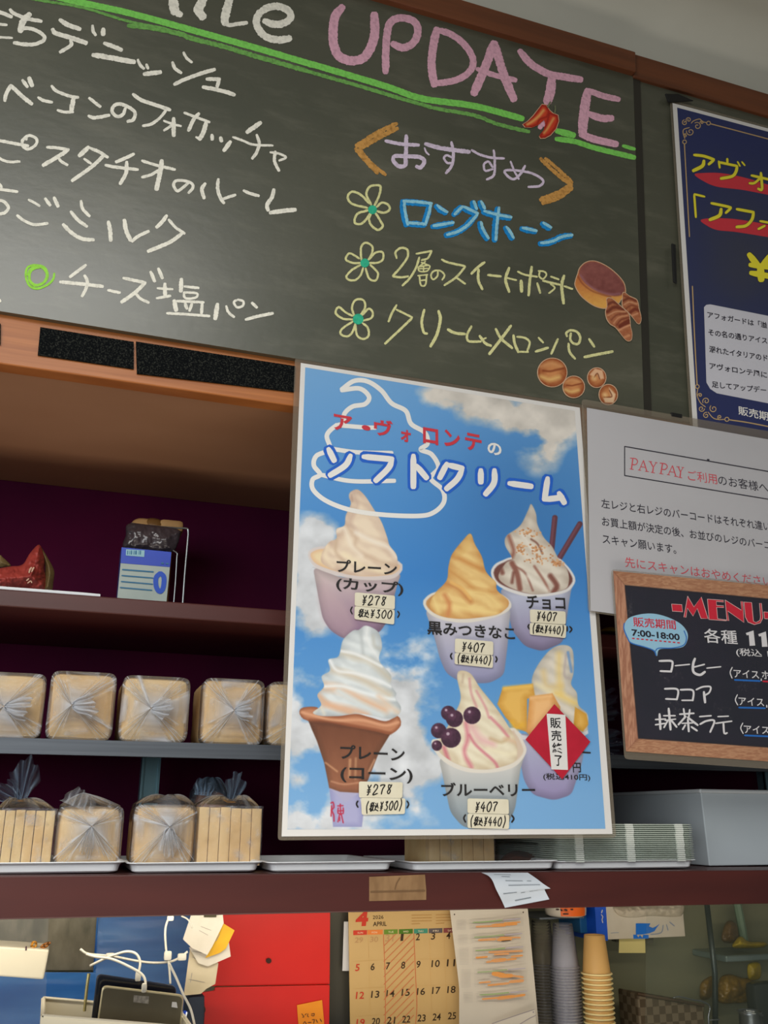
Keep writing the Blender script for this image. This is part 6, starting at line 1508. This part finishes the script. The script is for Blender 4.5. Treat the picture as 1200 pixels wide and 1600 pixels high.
for (y0, x0, y1) in ((130, 105, 260), (315, 125, 430), (480, 140, 700), (750, 165, 985), (1035, 190, 1175)):
    n = max(4, int((y1 - y0)/18))
    for k_ in range(n):
        yy = y0 + (y1-y0)*k_/n; strokes(gy, pT, ST, f'4: {x0},{yy+12} {x0+120},{yy+8};3: {x0+160},{yy+6} {945 + (y0-130)*.07},{yy-32}', 0, flat=True)
    strokes(gr, pT, ST, f'17: {x0+205},{y0+42} {x0+400},{y0+30} {x0+570},{y0+12}', 0); strokes(pu, pT, ST, f'14: {x0+590},{y0+12} {x0+800},{y0-8}', 0)
strokes(og, pT, ST, '22: 350,225 540,215;44: 550,212 720,200;26: 730,200 860,190;18: 700,180 900,165;26: 380,392 600,380;44: 620,385 790,375;20: 650,360 900,360;24: 510,545 930,525;26: 580,572 760,562;24: 350,612 490,600;26: 790,600 930,585;24: 480,665 540,658;44: 550,650 720,635;26: 730,640 850,625;60: 560,810 700,830;50: 640,840 800,835;26: 800,835 940,855;24: 390,925 530,912;26: 500,955 760,930;40: 770,915 940,895;24: 430,1130 620,1115;44: 620,1120 830,1095;30: 830,1095 960,1075', 0)
gy.build('row_lines', ink('tt_grey', (184, 176, 166)), tt_, label='fine grey rows'); gr.build('green_bars', ink('tt_green', (150, 170, 116)), tt_, label='green bars'); pu.build('violet_bars', ink('tt_violet', (178, 168, 178)), tt_, label='pale violet bars'); og.build('orange_bars', ink('tt_orange', (222, 150, 78)), tt_, label='orange bars')
mb = MB(); strokes(mb, pT, ST, '12: 670,405 780,395;26: 78,70 82,70;26: 938,44 942,44', .0003); mb.build('dark_marks', ink('tt_dark', (70, 56, 44)), tt_, label='dark mark and corner holes')
t = thing('paper_sheet', 'second white sheet with a sloping grey edge below the timetable', 'paper', at(800, 1600, ysd - .016)); mb = MB(); fill(mb, YP(ysd - .018), pts('545,1440 820,1345 1085,1255 1095,1310 1110,1500 545,1500', ST), 0, .0006); mb.build('sheet', mat('timetable_paper', (212, 202, 186), .6), t)
mb = MB(); strokes(mb, YP(ysd - .018), ST, '8: 550,1435 820,1343 1080,1257;8: 900,1440 1010,1375 1100,1330;26: 1064,1292 1068,1292', .0008); mb.build('printed_lines', ink('tt_line', (150, 140, 146)), t, label='sloping grey lines')

# ------------------------------------------------------------------ cup stacks
yk = .60
def cup_mesh(mb, c, r0, r1, h, rim, wall=.0012):
    """an upside-down cup: base radius r0 on top, rim radius r1 below"""
    mb.lathe([(r1, 0), (r0, h - .0004), (r0 - .0006, h), (r0 - .0016, h - .0006), (r0 - .0022, h - .004), (0.0001, h - .004)], c, 36); return mb
CK = (820, 1410, 8.4214)
def stack(name, label, group, cx0, cx1, ytop, yrim, pitch, n, r0, r1, m, rim, y, partial=None, rm=None):
    top = at(cx0, ytop, y); z0 = Z_(cx0, yrim, y); h = top[2] - z0; pz = pitch * (DIST + y) / FX; dx = (X_(cx1, 1600, y) - X_(cx0, yrim, y)) / max(1, (1600 - yrim) / pitch)
    base = (top[0], y, z0); o = cup_mesh(MB(), base, r0, r1, h, rim).build(name, m, label=label, cat='cup', group=group, smooth=True); L0 = o.location.copy()
    rb = MB().lathe([(r1, rim*.1), (r1 + rim*.9, 0), (r1 + rim*1.35, rim*.5), (r1 + rim*.9, rim*1.1), (r1 + .0002, rim*1.25), (r1, rim*.1)], base, 36).build('rim', rm, smooth=True); dl = rb.location - o.location; rb.parent = o; rb.location = dl
    n = int((z0 - WT) / pz) + 1
    for i in range(1, n):
        c = o.copy(); COL.objects.link(c); c.location = (L0.x + 0.0, L0.y, L0.z - pz * i)
        c['label'] = partial
        d = rb.copy(); COL.objects.link(d); d.parent = c
    return o
PAPC = mat('kraft_cup_paper', (216, 172, 104), .55, (208, 162, 94), scale=6)
mp = (DIST + yk) / FX
stack('paper_cup', 'topmost kraft paper cup of the upside-down stack', 'kraft paper cups in the upside-down stack', 928.5, 936, 1460.5, 1522, 7.05, 13, 16.6*mp, 22.4*mp, PAPC, .0030, yk, 'kraft paper cup nested lower in the upside-down stack, only its rim shows', mat('kraft_cup_rim', (244, 222, 158), .5))
CLR = film_mat('clear_cup', (232, 230, 240), .085, .22, .10); CLRR = film_mat('clear_cup_rim', (226, 224, 230), .35, .10, .3)
stack('plastic_cup', 'topmost clear plastic cup of the stack next to the paper cups', 'clear cups in the stack next to the paper cups', 879, 890, 1443, 1511, 4.3, 24, 16.0*mp, 23.0*mp, CLR, .0022, yk + .03, 'clear plastic cup nested lower in the stack next to the paper cups', CLRR)
CLR2 = film_mat('clear_cup_warm', (216, 206, 184), .07, .22, .10)
stack('plastic_cup', 'topmost clear plastic cup of the hindmost stack beside the timetable', 'clear cups in the hindmost stack beside the timetable', 845, 848, 1438, 1507, 4.3, 24, 16.0*mp, 20.5*mp, CLR2, .0020, yk + .13, 'clear plastic cup nested lower in the hindmost stack beside the timetable', CLRR)
# tub, boxes, glove box
t = thing('tub', 'white round tub with an orange label above the clear cups', 'tub', at(884, 1433, .64)); c = at(884, 1430, .67); mt = (DIST + .64) / FX
z0 = Z_(884, 1434, .64); MB().lathe([(0.0001, z0 - c[2]), (26*mt, z0 - c[2]), (33*mt, z0 - c[2] + .004), (34*mt, z0 - c[2] + .012), (34*mt, z0 - c[2] + .06), (0.0001, z0 - c[2] + .06)], (c[0], c[1], c[2]), 40).build('body', mat('tub_white', (220, 208, 190), .4), t, smooth=True)
mb = MB(); hh = []
for zz, rr in ((.0035, 33.4), (.012, 34.5), (.03, 34.5)): hh.append([(c[0] + rr*mt*math.sin(a), c[1] - rr*mt*math.cos(a), z0 + zz) for a in np.linspace(-.75, .62, 24)])
mb.grid(np.array(hh)); mb.build('label', mat('tub_orange', (240, 104, 20), .45), t, label='orange label band', smooth=True)
mb = MB(); pl = YP(c[1] - 35*mt); text(mb, pl, 'm0n0', (868, 1424.5), (896, 1424.5), 5, 0, bold=.03) if False else strokes(mb, pl, (0, 0, 1), '3: 869,1421 873,1421;3: 876,1421 878,1423;3: 882,1421 886,1422.5;3: 892,1421 895,1421;2.4: 880,1428 888,1428', 0); mb.build('label_print', mat('tub_print', (60, 30, 20), .5), t, label='dark broken print')
MB().box((X_(850, 1440, .64), .66, z0 - .004), (X_(920, 1440, .64), YW, z0 - .0004)).build('wall_ledge', STEEL, label='small steel wall ledge under the orange labelled tub', cat='ledge')
BLU1 = mat('blue_carton', (24, 92, 176), .4); z1 = Z_(930, 1395, .66)
t = MB().box((X_(906, 1440, .70), .70, Z_(915, 1458, .70)), (X_(921, 1440, .70), YW - .001, z1)).build('blue_carton', mat('teal_carton', (34, 104, 160), .3), label='narrow dark blue carton left of the glove box', cat='box', bevel=.002)
t = thing('glove_box', 'white and blue disposable glove box hanging on the kitchen wall', 'box', at(1005, 1440, .66)); yg = .66; pg = YP(yg)
xa, xb = X_(948.5, 1440, yg), X_(1069, 1440, yg); zb_ = Z_(1005, 1466, yg); MB().box((xa, yg, zb_), (xb, YW - .001, z1)).build('carton', mat('glove_white', (222, 212, 194), .5, (206, 194, 172), scale=10), t, bevel=.0015)
fx = X_(931, 1440, yg); mb = MB(); mb.box((fx, yg + .0005, zb_ - .002), (xa - .0003, YW - .001, z1)); mb.build('blue_side', mat('glove_blue', (16, 88, 214), .4), t, label='bright blue end')
GT = (930, 1410, 8.0)
mb = MB(); fill(mb, pg, pts('508,262 690,262 672,300 720,318 760,300 805,268 760,330 740,360 680,385 600,400 508,405', GT), .0008); fill(mb, pg, pts('475,402 520,405 540,440 560,405 590,445 600,405 668,405 668,452 478,455', GT), .0008); mb.build('printed_hand', mat('glove_print', (16, 116, 216), .5), t, label='blue printed shape')
mb = MB(); strokes(mb, pg, GT, '14: 690,400 760,395 820,380 840,350 850,285;14: 890,275 900,310 910,350;14: 930,245 960,270 990,295;8: 195,385 240,380 295,378', .0008); mb.build('grey_print', mat('glove_grey', (150, 158, 176), .5), t, label='grey printed fingers')
mb = MB(); strokes(mb, YP(yg), GT, '14: 90,95 80,130;12: 75,150 95,180 85,215 95,255', .001); mb.build('side_print', PAPER, t, label='white marks on the blue end')
mb = MB(); pkk = puff(pts('230,60 400,50 700,30 1080,20 1090,150 1000,180 700,170 480,190 300,165', GT), yg - .001, .012, 1.0, .008, 6, .5, 12, .1); pkk.build('pulled_glove', mat('glove_cream', (214, 202, 180), .6, (196, 182, 158), scale=30, bump=.2), t, label='crumpled glove at the opening', smooth=True)
t = thing('card_holder', 'small holder with a pale yellow card under the glove box', 'holder', at(988, 1482, .70)); mb = MB(); fill(mb, YP(.70), [(963, 1465), (1021, 1465), (1021, 1474), (963, 1472)], 0, .02); mb.build('bar', mat('holder_dark', (84, 82, 66), .4), t)
mb = MB(); fill(mb, YP(.695), [(967.5, 1466), (1008, 1466), (1008.5, 1489), (967, 1489)], 0, .001); mb.build('card', mat('yellow_card', (230, 214, 140), .6), t, label='pale yellow card')
# right: rack behind a glass pane
DK = mat('dark_tube', (74, 84, 82), .35, (60, 68, 66), scale=8, metal=.5); yr = .70
t = thing('rack', 'dark metal rack with a pale shelf at the lower right', 'rack', (X_(1120, 1500, yr), yr, WT)); MB().tube([at(1103, 1400, yr), at(1117, 1520, yr), at(*base_px(1118, yr), yr)], .0068, 10).build('post', DK, t, smooth=True)
mb = MB(); z_ = Z_(1160, 1489, yr); mb.box((X_(1121, 1490, yr), yr - .03, z_ - .014), (X1, YW - .002, z_)); mb.build('shelf', mat('rack_shelf', (150, 168, 162), .3, (110, 128, 126), scale=6, metal=.5), t, bevel=.003)
mb = MB(); mb.tube([at(1150, 1400, yr + .06), at(1163, 1470, yr + .06)], .010, 8); mb.build('upright', mat('rack_green', (126, 150, 124), .4), t)
YEL2 = mat('yellow_bag_film', (190, 164, 30), .4, (150, 128, 22), scale=20, bump=.2, bscale=40)
puff([(1146, 1481), (1150, 1468), (1158, 1463), (1170, 1471), (1196, 1472), (1194, 1480)], yr + .02, .02, 1.2, .008, 6, .6, 3).build('yellow_pack', YEL2, label='yellow pack lying on the pale rack shelf at the right edge', cat='package', smooth=True)
puff([(1128, 1470), (1132, 1445), (1142, 1438), (1152, 1448), (1152, 1472)], yr + .045, .02, 1.2, .01, 6, .6, 4).build('brown_pack', mat('brown_bag_film', (122, 92, 50), .4, (96, 72, 40), scale=30), label='brown pack beside the yellow pack on the rack shelf', cat='package', smooth=True)
puff([(1170, 1530), (1169, 1506), (1187, 1505), (1188, 1528)], yr + .01, .015, 1.2, .005, 6, .6, 5).build('yellow_pack', YEL2, label='small square yellow pack below the pale rack shelf', cat='package', smooth=True)
puff([(1122, 1565), (1124, 1530), (1140, 1522), (1160, 1528), (1178, 1530), (1176, 1562), (1150, 1568)], yr + .03, .03, 1.4, .014, 8, .6, 6).build('amber_pack', mat('amber_film', (150, 116, 36), .35, (112, 88, 40), scale=18, bump=.2), label='large amber pack right of the dark rack post', cat='package', smooth=True)
puff([(1094, 1560), (1094, 1538), (1104, 1528), (1114, 1526), (1114, 1552), (1106, 1562)], yr + .03, .02, 1.2, .008, 6, .6, 8).build('amber_pack', mat('amber_film', (150, 116, 36), .35), label='small amber pack left of the dark rack post', cat='package', smooth=True)
rblock(np.array([at(1178, 1534, yr - .05)[0], yr - .05, WT]), at(1230, 1534, yr - .05) + np.array([0, .04, 0]), .012, 7).build('dark_jar', mat('dark_jar', (52, 58, 56), .3), label='dark rounded container at the right edge below the rack shelf', cat='container', smooth=True)
bt = thing('basket', 'brown checked woven basket at the bottom right', 'basket', at(1050, 1600, .62)); wk = bpy.data.materials.new('woven_check'); wk.use_nodes = True; nt = wk.node_tree; b = nt.nodes['Principled BSDF']; ck_ = nt.nodes.new('ShaderNodeTexChecker'); ck_.inputs['Scale'].default_value = 62; ck_.inputs['Color1'].default_value = rgba((88, 72, 50)); ck_.inputs['Color2'].default_value = rgba((122, 106, 82)); tc = nt.nodes.new('ShaderNodeTexCoord'); nt.links.new(tc.outputs['Object'], ck_.inputs['Vector']); nt.links.new(ck_.outputs['Color'], b.inputs['Base Color']); b.inputs['Roughness'].default_value = .6
pb = YP(.64); mb = MB(); fill(mb, pb, [(996, 1553), (1100, 1571), base_px(1106, .64), base_px(1004, .64)], 0, .08); mb.build('body', wk, bt, bevel=.004)
mb = MB(); mb.tube([at(996, 1553, .638), at(1100, 1571, .638)], .003, 8); mb.build('rim', mat('basket_rim', (84, 64, 44), .5), bt)
t = thing('bent_wire', 'shiny bent wire handle behind the basket', 'wire', at(1090, 1575, .60)); q = smooth([(1052, 1559), (1062, 1557.5), (1082, 1562), (1098, 1565), (1109, 1573), (1107, 1590), (1109, 1620)], step=2); MB().tube([at(a, b_, .615) for a, b_ in q], .0019, 8).build('wire', CHR, t, smooth=True); MB().tube([at(1107, 1594, .615), at(1124, 1593, .615)], .0016, 8).build('cross_wire', CHR, t)
t = thing('chrome_jug', 'chrome jug lip at the bottom right corner', 'jug', at(1185, 1600, .56)); c = at(1184, 1700, .58); c[2] = WT + .0006; z1_ = Z_(1184, 1582, .56) - c[2]; MB().lathe([(.022, 0), (.026, z1_*.5), (.024, z1_ - .006), (.027, z1_), (.025, z1_), (.022, z1_ - .006), (.021, .01)], tuple(c), 32).build('body', CHR, t, smooth=True)
mb = MB(); mb.tube([at(1165, 1579, .55), at(1178, 1581, .545), at(1192, 1587, .55)], .0022, 8); mb.build('lip', CHR, t)
mb = MB(); fill(mb, YP(.52), [(1012, 1385), (1420, 1385), (1420, 1720), (1008, 1720)], 0, .004); mb.build('glass_pane', film_mat('kitchen_glass', (150, 166, 150), .05, .05, .10), label='clear glass pane in front of the rack at the lower right', cat='glass')
